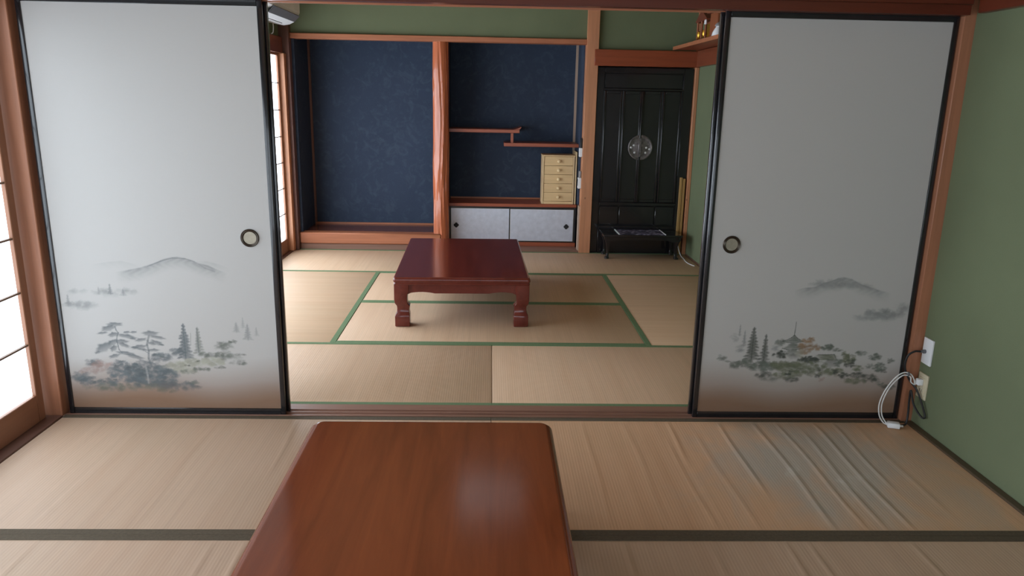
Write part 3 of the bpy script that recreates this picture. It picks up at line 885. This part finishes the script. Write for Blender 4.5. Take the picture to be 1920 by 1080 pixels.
def tatami_mat(label, group, x0, x1, y0, y1, along, mat, hm, ripples=None):
    g = 0.0012
    x0, x1, y0, y1 = x0 + g, x1 - g, y0 + g, y1 - g
    t = thing('tatami_mat', label, 'mat', ((x0 + x1) / 2, (y0 + y1) / 2, -0.05), group)
    if ripples is None:
        bx('straw_surface', mat, t, x0, x1, y0, y1, -0.05, 0.0, 0.004, 2)
    else:
        bm = bmesh.new()
        nx, ny = 420, 20
        grid = []
        for j in range(ny + 1):
            row = []
            for i in range(nx + 1):
                x, y = x0 + (x1 - x0) * i / nx, y0 + (y1 - y0) * j / ny
                z = 0.0
                e = min(1, max(0, min(x - x0, x1 - x) / 0.02)) * min(1, max(0, (min(y - y0, y1 - y) - 0.028) / 0.07))
                for (rx, amp, sg, slant, f0, f1) in ripples:
                    ty = (y1 - y) / (y1 - y0)
                    fade = min(1, max(0, (ty - f0) / 0.15)) * min(1, max(0, (f1 - ty) / 0.15))
                    d = x - (rx + slant * ty + 0.006 * math.sin(ty * 7 + rx * 9))
                    s_ = sg * 0.62
                    z += fade * 1.0 * amp * (math.exp(-(d / s_) ** 2) - 0.3 * math.exp(-((d - 1.9 * s_) / (1.6 * s_)) ** 2))
                row.append(bm.verts.new((x, y, z * e)))
            grid.append(row)
        for j in range(ny):
            for i in range(nx):
                bm.faces.new((grid[j][i], grid[j][i + 1], grid[j + 1][i + 1], grid[j + 1][i]))
        finish('straw_surface', bm, mat, t, True)
        bx('straw_core', MAT['mat_core'], t, x0, x1, y0, y1, -0.05, -0.008)
        bm = bmesh.new()
        for a, b in (((x0, y0), (x1, y0)), ((x1, y0), (x1, y1)), ((x1, y1), (x0, y1)), ((x0, y1), (x0, y0))):
            bm.faces.new([bm.verts.new(p) for p in ((a[0], a[1], 0), (b[0], b[1], 0), (b[0], b[1], -0.02), (a[0], a[1], -0.02))])
        finish('straw_edge', bm, mat, t)
    e = 0.0006
    if along == 'x':
        heri(t, hm, x0 - e, x1 + e, y0 - e, y0 + 0.030)
        heri(t, hm, x0 - e, x1 + e, y1 - 0.030, y1 + e)
    else:
        heri(t, hm, x0 - e, x0 + 0.032, y0 - e, y1 + e)
        heri(t, hm, x1 - 0.032, x1 + e, y0 - e, y1 + e)
    return t

XCF, MW, Y0F, MR = 0.0138, 0.915, 0.120, 0.912
FX = [XCF - 2 * MW, XCF - MW, XCF, XCF + MW, XCF + 2 * MW]
FY = [Y0F + MR * i for i in range(5)]
G = 'straw mats of the far room'
M, HF = MAT['mat_y'], MAT['heri_far']
tatami_mat('left straw mat of the front row just beyond the door track', G, FX[0], FX[2], FY[0], FY[1], 'x', M, HF)
tatami_mat('right straw mat of the front row just beyond the door track', G, FX[2], FX[4], FY[0], FY[1], 'x', M, HF)
tatami_mat('straw mat lying lengthwise along the far paper windows', G, FX[0], FX[1], FY[1], FY[3], 'y', MAT['mat_x'], HF)
tatami_mat('straw mat under the front legs of the far red table', G, FX[1], FX[3], FY[1], FY[2], 'x', M, HF)
tatami_mat('straw mat under the back half of the far red table', G, FX[1], FX[3], FY[2], FY[3], 'x', M, HF)
tatami_mat('straw mat lying lengthwise along the far right wall', G, FX[3], FX[4], FY[1], FY[3], 'y', MAT['mat_x'], HF)
tatami_mat('straw mat in front of the dark alcove', G, FX[0], FX[2], FY[3], FY[4], 'x', M, HF)
tatami_mat('straw mat in front of the black altar cabinet', G, FX[2], FX[4], FY[3], FY[4], 'x', M, HF)

G = 'straw mats of the near room'
NX0, NXM, NX1 = -1.886, 0.010, 1.906
NY = [-0.013, -0.955, -1.874, -2.793, -3.712]
HN, MN = MAT['heri_near'], MAT['mat_near']
RR = [(0.42, 0.0007, 0.0162, 0.0, -.2, 1.2), (0.60, 0.0008, 0.0203, 0.02, -.2, 1.2), (0.75, 0.0011, 0.0162, 0.03, 0.2, 1.2), (0.80, 0.0017, 0.0162, 0.0, -.2, 0.5), (0.90, 0.0011, 0.0189, 0.02, .1, 1.2),
      (1.04, 0.0023, 0.0149, -0.02, -.2, 0.75), (1.20, 0.0025, 0.0162, -0.01, -.1, 1.2), (1.30, 0.0022, 0.0149, 0.0, -.2, 1.2), (1.39, 0.0022, 0.0162, -0.03, 0.1, 1.2),
      (1.47, 0.0030, 0.0162, -0.02, -.2, 1.2), (1.56, 0.0025, 0.0149, -0.04, -.2, 0.7), (1.66, 0.0011, 0.0203, -0.03, -.2, 0.9)]
RL = [(-1.2, 0.0007, 0.0216, 0.02, -.2, 1.2), (-0.85, 0.0012, 0.0189, 0.02, -.2, 0.6), (-0.6, 0.0010, 0.0162, 0.03, -.2, 0.7), (-0.75, 0.0008, 0.0162, 0.02, 0.4, 1.2), (-1.5, 0.0006, 0.0243, 0, -.2, 1.2)]
RR2 = [(0.45, 0.0017, 0.0162, 0.02, -.2, 1.2), (0.72, 0.0011, 0.0189, 0.02, -.2, 1.2), (0.98, 0.0022, 0.0162, 0.02, -.2, 1.2), (1.06, 0.0019, 0.0149, 0.03, -.2, 0.6), (1.40, 0.0017, 0.0162, 0.0, -.2, 1.2)]
RL2 = [(-0.78, 0.0022, 0.0162, -0.02, -.2, 1.2), (-0.88, 0.0014, 0.0162, -0.02, -.2, 0.8), (-1.45, 0.0011, 0.0189, 0.0, -.2, 0.8)]
tatami_mat('near straw mat in front of the left painted door', G, NX0, NXM, NY[1], NY[0], 'x', MN, HN, RL)
tatami_mat('rippled straw mat with grey stains in front of the right painted door', G, NXM, NX1, NY[1], NY[0], 'x', MAT['mat_stain'], HN, RR)
tatami_mat('near straw mat at the bottom left beside the brown table', G, NX0, NXM, NY[2], NY[1], 'x', MN, HN, RL2)
tatami_mat('near straw mat at the bottom right beside the brown table', G, NXM, NX1, NY[2], NY[1], 'x', MN, HN, RR2)
tatami_mat('left straw mat below the viewer', G, NX0, NXM, NY[3], NY[2], 'x', MN, HN)
tatami_mat('right straw mat below the viewer', G, NXM, NX1, NY[3], NY[2], 'x', MN, HN)
tatami_mat('left straw mat behind the viewer', G, NX0, NXM, NY[4], NY[3], 'x', MN, HN)
tatami_mat('right straw mat behind the viewer', G, NXM, NX1, NY[4], NY[3], 'x', MN, HN)

# ================================================================ LOW TABLES
def rrect(x0, x1, y0, y1, r, z, seg=7):
    out = []
    for cx, cy, a0 in ((x1 - r, y1 - r, 0), (x0 + r, y1 - r, 90), (x0 + r, y0 + r, 180), (x1 - r, y0 + r, 270)):
        for i in range(seg + 1):
            a = math.radians(a0 + 90 * i / seg)
            out.append((cx + r * math.cos(a), cy + r * math.sin(a), z))
    return out

def table_top(t, mat, x0, x1, y0, y1, r, prof):
    bm = bmesh.new()
    loft(bm, [rrect(x0 + i, x1 - i, y0 + i, y1 - i, max(0.002, r - i), z) for i, z in prof])
    return finish('tabletop', bm, mat, t, True)

def table_leg(t, mat, xo, yo, sx, sy, prof):
    # xo, yo: outer corner of the leg; sx, sy: direction towards the middle
    bm = bmesh.new()
    rings = []
    for z, o, i in prof:
        xa, xb, ya, yb = xo + sx * o, xo + sx * i, yo + sy * o, yo + sy * i
        x0, x1, y0, y1 = min(xa, xb), max(xa, xb), min(ya, yb), max(ya, yb)
        rings.append(rrect(x0, x1, y0, y1, 0.004, z, 2))
    loft(bm, rings)
    return finish('leg', bm, mat, t, True)

def table_apron(t, mat, axis, a0, a1, pos, th, zt, zb):
    n = 28
    low = []
    for i in range(n + 1):
        u = i / n
        d = min(u, 1 - u) * (a1 - a0)
        if d < 0.02:
            z = zb - 0.012
        elif d < 0.16:
            z = zb + 0.006 * math.sin((d - 0.02) / 0.14 * math.pi)
        else:
            z = zb - 0.003
        low.append((a0 + (a1 - a0) * u, z))
    pts = [(a0, zt), *low, (a1, zt)]
    bm = bmesh.new()
    if axis == 'x':
        prism(bm, pts, 'y', pos, pos + th)
    else:
        prism(bm, pts, 'x', pos, pos + th)
    return finish('apron', bm, mat, t)

LEG = [(0.0, 0.002, 0.090), (0.004, 0.0, 0.092), (0.062, 0.0, 0.092), (0.076, 0.003, 0.091), (0.088, 0.011, 0.088), (0.115, 0.013, 0.089), (0.130, 0.012, 0.092), (0.140, 0.006, 0.084),
       (0.150, 0.0, 0.078), (0.175, -0.003, 0.077), (0.21, -0.003, 0.080), (0.232, -0.003, 0.088), (0.27, -0.003, 0.088)]
def far_table():
    x0, x1, y0, y1 = -0.617, 0.236, 1.352, 2.705
    t = thing('low_table', 'dark red lacquered low table standing in the far room', 'table', ((x0 + x1) / 2, (y0 + y1) / 2, 0))
    m = MAT['table_far']
    table_top(t, m, x0, x1, y0, y1, 0.018, [(0.014, 0.268), (0.006, 0.270), (0.002, 0.276), (0.006, 0.284), (0.000, 0.292), (0.0, 0.303), (0.003, 0.311), (0.008, 0.3155), (0.014, 0.317), (0.018, 0.317), (0.022, 0.317)])
    g = 0.008
    for sx, xo in ((1, x0 + g), (-1, x1 - g)):
        for sy, yo in ((1, y0 + g), (-1, y1 - g)):
            table_leg(t, m, xo, yo, sx, sy, LEG)
    for y in (y0 + 0.02, y1 - 0.045):
        table_apron(t, m, 'x', x0 + 0.085, x1 - 0.085, y, 0.025, 0.268, 0.216)
    for x in (x0 + 0.02, x1 - 0.045):
        table_apron(t, m, 'y', y0 + 0.085, y1 - 0.085, x, 0.025, 0.268, 0.216)
    t.rotation_euler.z = math.radians(1.4)
    t.location.z += 0.0028
far_table()

def near_table():
    x0, x1, y0, y1 = -0.606, 0.216, -2.22, -0.752
    t = thing('low_table', 'large brown lacquered low table in the foreground', 'table', ((x0 + x1) / 2, (y0 + y1) / 2, 0))
    m = MAT['table_near']
    table_top(t, m, x0, x1, y0, y1, 0.045, [(0.022, 0.276), (0.010, 0.278), (0.003, 0.285), (0.0, 0.294), (0.001, 0.304), (0.006, 0.311), (0.014, 0.3145), (0.017, 0.3150), (0.0185, 0.3185), (0.022, 0.32), (0.026, 0.32), (0.03, 0.32)])
    g = 0.035
    for sx, xo in ((1, x0 + g), (-1, x1 - g)):
        for sy, yo in ((1, y0 + g), (-1, y1 - g)):
            table_leg(t, m, xo, yo, sx, sy, [(z * 1.02, o, i) for z, o, i in LEG])
    for y in (y0 + 0.05, y1 - 0.075):
        table_apron(t, m, 'x', x0 + 0.115, x1 - 0.115, y, 0.025, 0.277, 0.222)
    for x in (x0 + 0.05, x1 - 0.075):
        table_apron(t, m, 'y', y0 + 0.115, y1 - 0.115, x, 0.025, 0.277, 0.222)
    t.location.z += 0.0028
near_table()

# ================================================================ SHELF NICHE
t = thing('staggered_shelf', 'two reddish staggered wall boards joined by a short strut', 'shelf', (0.2, 4.3, 0.967))
bx('board', MAT['shelf'], t, -0.40, 0.262, 3.96, 4.31, 1.090, 1.121, 0.002)
bx('board', MAT['shelf'], t, 0.118, 0.822, 3.96, 4.31, 0.967, 0.999, 0.002)
bx('strut', MAT['shelf'], t, 0.180, 0.206, 3.985, 4.011, 0.999, 1.090, 0.002)
bm = bmesh.new()
prism(bm, [(0.205, 1.121), (0.262, 1.121), (0.276, 1.138), (0.278, 1.145), (0.270, 1.144), (0.252, 1.134), (0.228, 1.127)], 'y', 3.965, 4.305)
c = finish('curled_end', bm, MAT['shelf'], t, True)
c['label'] = 'upturned curl on the end of the upper board'

t = thing('niche_cabinet', 'low built-in cabinet with silver sliding doors under the shelf niche', 'cabinet', (0.2, 4.1, 0.022))
bx('counter', MAT['shelf'], t, -0.40, 0.822, 3.945, 4.31, 0.400, 0.430, 0.003)
bx('body', MAT['lacquer'], t, -0.40, 0.822, 3.985, 4.30, 0.06, 0.400)
bx('bottom_rail', MAT['shelf'], t, -0.40, 0.822, 3.948, 4.30, 0.022, 0.060, 0.002)
bx('frame_post', MAT['lacquer'], t, 0.806, 0.822, 3.95, 3.986, 0.060, 0.400)
bx('frame_post', MAT['lacquer'], t, -0.40, -0.388, 3.95, 3.986, 0.060, 0.400)
bx('frame_rail', MAT['lacquer'], t, -0.388, 0.806, 3.95, 3.986, 0.388, 0.400)
def small_door(x0, x1, y, hx):
    d = bx('door', MAT['lacquer'], t, x0, x1, y, y + 0.014, 0.061, 0.388)
    bx('silver_edge', MAT['silver_trim'], d, x0 + 0.010, x1 - 0.010, y - 0.001, y + 0.004, 0.072, 0.378)
    bx('paper', MAT['plaque'], d, x0 + 0.014, x1 - 0.014, y - 0.002, y + 0.003, 0.076, 0.374)
    bm = bmesh.new()
    for k_ in range(4):
        a = math.pi / 2 * k_
        lathe(bm, [(0.013, 0.0), (0.014, -0.004), (0.011, -0.006), (0.008, -0.003)], (hx + 0.011 * math.cos(a), y - 0.002, 0.215 + 0.011 * math.sin(a)), 'y', 14)
    lathe(bm, [(0.010, 0.0), (0.010, -0.0045), (0.006, -0.003)], (hx, y - 0.002, 0.215), 'y', 12)
    finish('pull', bm, MAT['dark'], d, True)
small_door(0.178, 0.806, 3.954, 0.729)
small_door(-0.388, 0.198, 3.970, -0.328)

t = thing('drawer_chest', 'small pale pine chest of five drawers on the niche counter', 'drawers', (0.64, 4.08, 0.430))
bx('side', MAT['pine_z'], t, 0.487, 0.502, 3.968, 4.20, 0.430, 0.884, 0.002)
bx('side', MAT['pine_z'], t, 0.776, 0.791, 3.968, 4.20, 0.430, 0.884, 0.002)
bx('top', MAT['pine'], t, 0.484, 0.794, 3.962, 4.20, 0.880, 0.893, 0.002)
bx('plinth', MAT['pine'], t, 0.502, 0.776, 3.970, 4.20, 0.430, 0.456, 0.001)
bx('back', MAT['pine'], t, 0.502, 0.776, 4.19, 4.20, 0.456, 0.880)
for i in range(5):
    z = 0.459 + i * 0.0842
    d = bx('drawer', MAT['pine'], t, 0.504, 0.774, 3.972, 4.18, z, z + 0.0815, 0.0015)
    bm = bmesh.new()
    lathe(bm, [(0.006, 0.0), (0.007, -0.008), (0.014, -0.014), (0.016, -0.022), (0.013, -0.029), (0.006, -0.032), (0.001, -0.0325)], (0.639, 3.973, z + 0.041), 'y', 18)
    finish('knob', bm, MAT['knob'], d, True)
t = thing('framed_board', 'thin cream framed board standing against the right niche wall', 'board', (0.807, 4.08, 0.430))
bx('panel', MAT['pine_z'], t, 0.801, 0.806, 3.985, 4.215, 0.445, 0.905)
for y in ((3.965, 3.985), (4.215, 4.235)):
    bx('frame_side', MAT['pine_z'], t, 0.799, 0.812, y[0], y[1], 0.430, 0.925, 0.002)
for z in ((0.430, 0.446), (0.908, 0.925)):
    bx('frame_rail', MAT['pine_z'], t, 0.799, 0.812, 3.985, 4.215, z[0], z[1], 0.002)

t = thing('wall_remote', 'black and white remote control holder on the post beside the upper drawers', 'remote', (0.828, 3.80, 0.895), 'remote holders on the cedar post')
bx('holder', MAT['white'], t, 0.806, 0.834, 3.762, 3.812, 0.895, 0.975, 0.003)
bx('handset', MAT['dark'], t, 0.812, 0.830, 3.766, 3.808, 0.935, 1.062, 0.003)
t = thing('wall_remote', 'all white remote control holder lower on the cedar post', 'remote', (0.828, 3.80, 0.61), 'remote holders on the cedar post')
bx('holder', MAT['white'], t, 0.804, 0.834, 3.762, 3.812, 0.605, 0.705, 0.003)
bx('handset', MAT['stone_grey'], t, 0.812, 0.830, 3.768, 3.806, 0.68, 0.765, 0.003)
bx('button_panel', MAT['dark'], t, 0.8035, 0.806, 3.772, 3.802, 0.63, 0.69)

# ================================================================ ALTAR CORNER
t = thing('altar_cabinet', 'tall black lacquered altar cabinet with closed folding doors', 'cabinet', (1.38, 4.0, 0))
E_ = MAT['ebony']
bx('body', E_, t, 0.946, 1.812, 3.80, 4.28, 0.0, 1.696, 0.003)
bx('side_stile', E_, t, 0.946, 1.008, 3.782, 3.80, 0.0, 1.69, 0.003)
bx('side_stile', E_, t, 1.728, 1.812, 3.782, 3.80, 0.0, 1.69, 0.003)
bx('head_rail', E_, t, 1.008, 1.728, 3.782, 3.80, 1.645, 1.69, 0.003)
bx('upper_panel', E_, t, 1.014, 1.722, 3.790, 3.80, 1.512, 1.640, 0.004)
bx('cross_rail', E_, t, 1.008, 1.728, 3.780, 3.80, 1.492, 1.510, 0.004)
bx('sill_rail', E_, t, 1.008, 1.728, 3.776, 3.80, 0.452, 0.480, 0.004)
bx('lower_drawer', E_, t, 1.016, 1.195, 3.788, 3.80, 0.265, 0.445, 0.004)
bx('lower_drawer', E_, t, 1.203, 1.535, 3.788, 3.80, 0.265, 0.445, 0.004)
bx('lower_drawer', E_, t, 1.543, 1.720, 3.788, 3.80, 0.265, 0.445, 0.004)
bx('plinth', E_, t, 1.008, 1.728, 3.776, 3.80, 0.0, 0.255, 0.004)
for a, b in ((1.014, 1.180), (1.186, 1.357), (1.363, 1.543), (1.549, 1.722)):
    d = bx('door', E_, t, a, b, 3.786, 3.80, 0.482, 1.490, 0.002)
    for p, q in ((a, a + 0.020), (b - 0.020, b)):
        bx('door_stile', E_, d, p + 0.001, q - 0.001, 3.776, 3.787, 0.484, 1.488, 0.006, 2)
    bx('door_rail', E_, d, a + 0.020, b - 0.020, 3.778, 3.787, 1.462, 1.488, 0.003)
    bx('door_rail', E_, d, a + 0.020, b - 0.020, 3.778, 3.787, 0.484, 0.512, 0.003)
bx('centre_strip', MAT['ebony'], t, 1.350, 1.370, 3.768, 3.777, 0.484, 1.488, 0.006, 2)
bm = bmesh.new()
lathe(bm, [(0.114, 0.0), (0.113, -0.004), (0.104, -0.006), (0.100, -0.004), (0.06, -0.0045), (0.055, -0.006), (0.01, -0.006)], (1.365, 3.7762, 0.988), 'y', 40)
c = finish('crest_plate', bm, MAT['pewter'], t, True)
c['label'] = 'round engraved metal crest across the doors'
for dx, dz in ((-0.06, 0.02), (-0.05, -0.045), (0.055, 0.0), (0.085, -0.012), (0.05, -0.045), (-0.085, 0.0)):
    bm = bmesh.new()
    lathe(bm, [(0.010, 0.0), (0.009, -0.004), (0.003, -0.006)], (1.365 + dx, 3.7712, 0.988 + dz), 'y', 10)
    finish('rosette', bm, MAT['silver_trim'], c, True)
bx('latch', MAT['pewter'], c, 1.346, 1.374, 3.762, 3.771, 0.905, 1.075, 0.003)

t = thing('altar_stand', 'low black stand with curved legs before the altar cabinet', 'stand', (1.385, 3.62, 0))
bm = bmesh.new()
loft(bm, [rrect(1.02 + i, 1.745 - i, 3.47 + i, 3.755 - i, 0.01, z, 3) for i, z in ((0.006, 0.205), (0.0, 0.209), (0.0, 0.222), (0.004, 0.226), (0.007, 0.226), (0.009, 0.226))])
finish('top', bm, E_, t, True)
for y in (3.495, 3.725):
    bm = bmesh.new()
    pts = [(1.05, 0.206), (1.05, 0.165), (1.10, 0.160), (1.16, 0.172), (1.385, 0.176), (1.61, 0.172), (1.665, 0.160), (1.715, 0.165), (1.715, 0.206)]
    prism(bm, pts, 'y', y - 0.008, y + 0.008)
    finish('apron', bm, E_, t)
for sx, x in ((-1, 1.068), (1, 1.697)):
    for y in (3.515, 3.715):
        bm = bmesh.new()
        rings = []
        for z, o, w in ((0.0, -0.004, 0.019), (0.012, -0.004, 0.019), (0.02, 0.0, 0.014), (0.06, 0.002, 0.013), (0.11, 0.012 - 0.008, 0.015), (0.15, 0.002, 0.022), (0.18, -0.006, 0.028), (0.206, -0.008, 0.03)):
            cx = x - sx * o
            rings.append(rrect(cx - w, cx + w, y - w, y + w, 0.005, z, 2))
        loft(bm, rings)
        finish('leg', bm, E_, t, True)

t.location.z += 0.0028
t = thing('altar_runner', 'patterned purple grey cloth with white ends on the black stand', 'cloth', (1.38, 3.61, 0.226))
t.location.z += 0.0028
bx('cloth', MAT['runner'], t, 1.172, 1.582, 3.485, 3.748, 0.2262, 0.2285)
for x in (1.162, 1.582):
    bx('end_band', MAT['white'], t, x, x + 0.011, 3.484, 3.749, 0.2262, 0.231, 0.001)

t = thing('leaning_boards', 'two narrow tan boards upright beside the altar cabinet', 'board', (1.775, 3.76, 0))
bx('board', MAT['tan'], t, 1.752, 1.776, 3.756, 3.778, 0.0, 0.722, 0.002)
bx('board', MAT['tan'], t, 1.781, 1.803, 3.758, 3.778, 0.0, 0.712, 0.002)
bm = bmesh.new()
tube(bm, spline([(1.765, 3.74, 0.16), (1.772, 3.73, 0.07), (1.785, 3.65, 0.006), (1.78, 3.52, 0.004), (1.768, 3.42, 0.004), (1.772, 3.32, 0.004), (1.79, 3.25, 0.004), (1.80, 3.225, 0.004)], 8), 0.0038, 8)
tag(finish('floor_cord', bm, MAT['cord_white'], None, True, (1.78, 3.4, 0)), 'white cord trailing over the mat by the altar stand', 'cord')

# altar shelf on the right wall
t = thing('wall_shelf', 'long wooden wall shelf high on the far right wall', 'shelf', (1.73, 2.85, 1.844))
bx('board', MAT['rail_y'], t, 1.60, 1.85, 1.95, 3.724, 1.845, 1.868, 0.002)
bx('edge_strip', MAT['beam'], t, 1.592, 1.60, 1.95, 3.724, 1.843, 1.872, 0.001)

t = thing('miniature_shrine', 'small brown household shrine with gable roof on the wall shelf', 'shrine', (1.73, 2.9, 1.868))
S, SR = MAT['shrine'], MAT['shrine_roof']
bx('base', S, t, 1.625, 1.84, 2.655, 3.17, 1.868, 1.885, 0.002)
bx('centre_body', S, t, 1.70, 1.83, 2.90, 3.13, 1.885, 2.03, 0.002)
bx('side_body', S, t, 1.665, 1.83, 2.665, 2.86, 1.885, 2.06, 0.002)
for y in (2.90, 3.015, 3.13):
    bm = bmesh.new()
    lathe(bm, [(0.009, 1.885), (0.009, 2.025)], (1.645, y, 0), 'z', 10)
    finish('pillar', bm, S, t, True)
bm = bmesh.new()
prism(bm, [(2.865, 2.018), (3.165, 2.018), (3.175, 2.028), (3.02, 2.105), (2.855, 2.028)], 'x', 1.635, 1.84)
finish('gable_roof', bm, SR, t)
bm = bmesh.new()
prism(bm, [(2.645, 2.058), (2.87, 2.058), (2.86, 2.085), (2.655, 2.085)], 'x', 1.64, 1.84)
finish('side_roof', bm, SR, t)
for y in (2.935, 3.085):
    bm = bmesh.new()
    lathe(bm, [(0.006, 1.95), (0.016, 1.945), (0.02, 1.92), (0.014, 1.905), (0.022, 1.895), (0.004, 1.889)], (1.648, y, 0), 'z', 12)
    finish('gold_lantern', bm, MAT['gold'], t, True)
bx('gold_screen', MAT['gold'], t, 1.694, 1.70, 2.93, 3.10, 1.90, 2.0)
bx('paper_knot', MAT['white'], t, 1.63, 1.642, 2.865, 2.90, 1.985, 2.02, 0.003)

t = thing('offering_jar', 'white porcelain offering jar with grey lid on the wall shelf', 'jar', (1.655, 2.60, 1.868))
bm = bmesh.new()
lathe(bm, [(0.050, 1.868), (0.052, 1.876), (0.044, 1.905), (0.030, 1.930), (0.022, 1.94), (0.022, 1.944)], (1.655, 2.575, 0), 'z', 24)
finish('jar', bm, MAT['porcelain'], t, True)
bm = bmesh.new()
lathe(bm, [(0.028, 1.944), (0.032, 1.950), (0.026, 1.962), (0.012, 1.970), (0.004, 1.976), (0.001, 1.977)], (1.655, 2.575, 0), 'z', 20)
finish('lid', bm, MAT['stone_grey'], t, True)

# ================================================================ AIR CONDITIONER
t = thing('air_conditioner', 'white wall air conditioner above the far paper windows', 'air conditioner', (-1.73, 3.03, 1.955))
bm = bmesh.new()
prism(bm, [(-1.858, 1.975), (-1.74, 1.957), (-1.69, 1.965), (-1.648, 1.986), (-1.655, 2.010), (-1.612, 2.034), (-1.602, 2.06), (-1.600, 2.20), (-1.612, 2.235), (-1.64, 2.25), (-1.858, 2.25)], 'y', 2.60, 3.46)
finish('housing', bm, MAT['white'], t)
bm = bmesh.new()
prism(bm, [(-1.649, 1.984), (-1.644, 1.982), (-1.600, 2.028), (-1.606, 2.034)], 'y', 2.70, 3.44)
o = finish('air_outlet', bm, MAT['grey'], t)
o['label'] = 'grey open air outlet slot'
bx('bottom_seam', MAT['grey'], t, -1.715, -1.708, 2.64, 3.30, 1.9585, 1.9625)
bm = bmesh.new()
tube(bm, spline([(-1.80, 3.36, 1.968), (-1.80, 3.365, 1.93), (-1.806, 3.365, 1.89), (-1.815, 3.35, 1.882)], 5), 0.004, 6)
finish('power_cord', bm, MAT['cord_white'], t, True)

# ================================================================ CEILING LAMP OF THE FAR ROOM
t = thing('ceiling_lamp', 'square white hanging lamp in the middle of the far room', 'lamp', (0.035, 1.99, 2.145))
bx('shade', MAT['shade'], t, -0.21, 0.28, 1.745, 2.235, 2.15, 2.27, 0.012, 2)
for a in ((-0.222, -0.208, 1.733, 2.247), (0.278, 0.292, 1.733, 2.247)):
    bx('frame_bar', MAT['post'], t, a[0], a[1], a[2], a[3], 2.262, 2.282, 0.002)
for a in ((1.733, 1.747), (2.233, 2.247)):
    bx('frame_bar', MAT['post'], t, -0.208, 0.278, a[0], a[1], 2.262, 2.282, 0.002)
bm = bmesh.new()
lathe(bm, [(0.012, 2.27), (0.012, 2.44), (0.05, 2.442), (0.05, 2.45)], (0.035, 1.99, 0), 'z', 14)
finish('hanger', bm, MAT['dark'], t, True)

# ================================================================ SOCKETS AND CORDS BY THE RIGHT POST
t = thing('antenna_plate', 'white aerial wall plate with a black coaxial plug', 'wall plate', (1.94, -0.075, 0.30))
bx('plate', MAT['white'], t, 1.931, 1.940, -0.108, -0.038, 0.296, 0.414, 0.003, 2)
bm = bmesh.new()
lathe(bm, [(0.009, 1.931), (0.009, 1.922), (0.006, 1.920), (0.006, 1.910)], (0, -0.062, 0.352), 'x', 12)
finish('plug', bm, MAT['grey'], t, True)
t = thing('power_socket', 'cream double power socket on the green wall near the floor', 'socket', (1.94, -0.075, 0.14))
bx('plate', MAT['cream'], t, 1.932, 1.940, -0.110, -0.040, 0.136, 0.252, 0.003, 2)
bx('outlet_panel', MAT['cream'], t, 1.930, 1.933, -0.096, -0.054, 0.155, 0.233, 0.001)
for z in (0.175, 0.215):
    for y in (-0.082, -0.068):
        bx('slot', MAT['dark'], t, 1.9292, 1.9304, y - 0.001, y + 0.001, z - 0.006, z + 0.006)
bm = bmesh.new()
tube(bm, spline([(1.910, -0.062, 0.352), (1.885, -0.058, 0.350), (1.862, -0.050, 0.325), (1.860, -0.046, 0.27), (1.885, -0.052, 0.215), (1.912, -0.075, 0.175), (1.925, -0.11, 0.12), (1.928, -0.14, 0.075),
                 (1.920, -0.125, 0.068), (1.90, -0.09, 0.11), (1.890, -0.070, 0.17), (1.892, -0.065, 0.12), (1.893, -0.07, 0.06), (1.885, -0.08, 0.016), (1.868, -0.085, 0.008), (1.851, -0.086, 0.008)], 8), 0.0045, 8)
tag(finish('coaxial_cable', bm, MAT['cord_black'], None, True, (1.9, -0.07, 0)), 'black coaxial cable looping down from the white wall plate', 'cable')

t = thing('charger_cord', 'white looped cord with a small white adapter and plug', 'cord', (1.82, -0.08, 0))
for dr, n in ((0.0, 0), (0.012, 1)):
    pts = [(1.922, -0.074, 0.222), (1.908, -0.07, 0.226 - dr), (1.902, -0.072, 0.20), (1.893 - dr, -0.074, 0.224 - dr), (1.876, -0.072, 0.248 - dr), (1.848, -0.068, 0.254 - dr), (1.815 + dr * .5, -0.066, 0.232 - dr),
           (1.778 + dr, -0.066, 0.176), (1.755 + dr, -0.07, 0.11), (1.757 + dr, -0.078, 0.055), (1.776 + dr, -0.085, 0.022), (1.796, -0.088, 0.012)]
    bm = bmesh.new()
    tube(bm, spline(pts, 8), 0.0029, 8)
    finish('cord', bm, MAT['cord_white'], t, True)
bm = bmesh.new()
box(bm, -0.026, 0.026, -0.018, 0.018, 0.0, 0.024, 0.005, 2)
bmesh.ops.rotate(bm, verts=bm.verts, cent=(0, 0, 0), matrix=Matrix.Rotation(math.radians(-18), 3, 'Z'))
bmesh.ops.translate(bm, verts=bm.verts, vec=(1.818, -0.096, 0.003))
finish('adapter', bm, MAT['white'], t, True)
bm = bmesh.new()
tube(bm, [(1.846, -0.102, 0.012), (1.858, -0.105, 0.012)], 0.005, 8)
finish('connector', bm, MAT['silver_trim'], t, True)
bm = bmesh.new()
box(bm, 1.906, 1.930, -0.088, -0.062, 0.200, 0.228, 0.004, 2)
finish('plug', bm, MAT['white'], t, True)
bm = bmesh.new()
lathe(bm, [(0.0095, -0.003), (0.0105, 0.0), (0.0095, 0.003)], (1.865, -0.0705, 0.249), 'x', 10)
finish('cable_tie', bm, MAT['grey'], t, True)
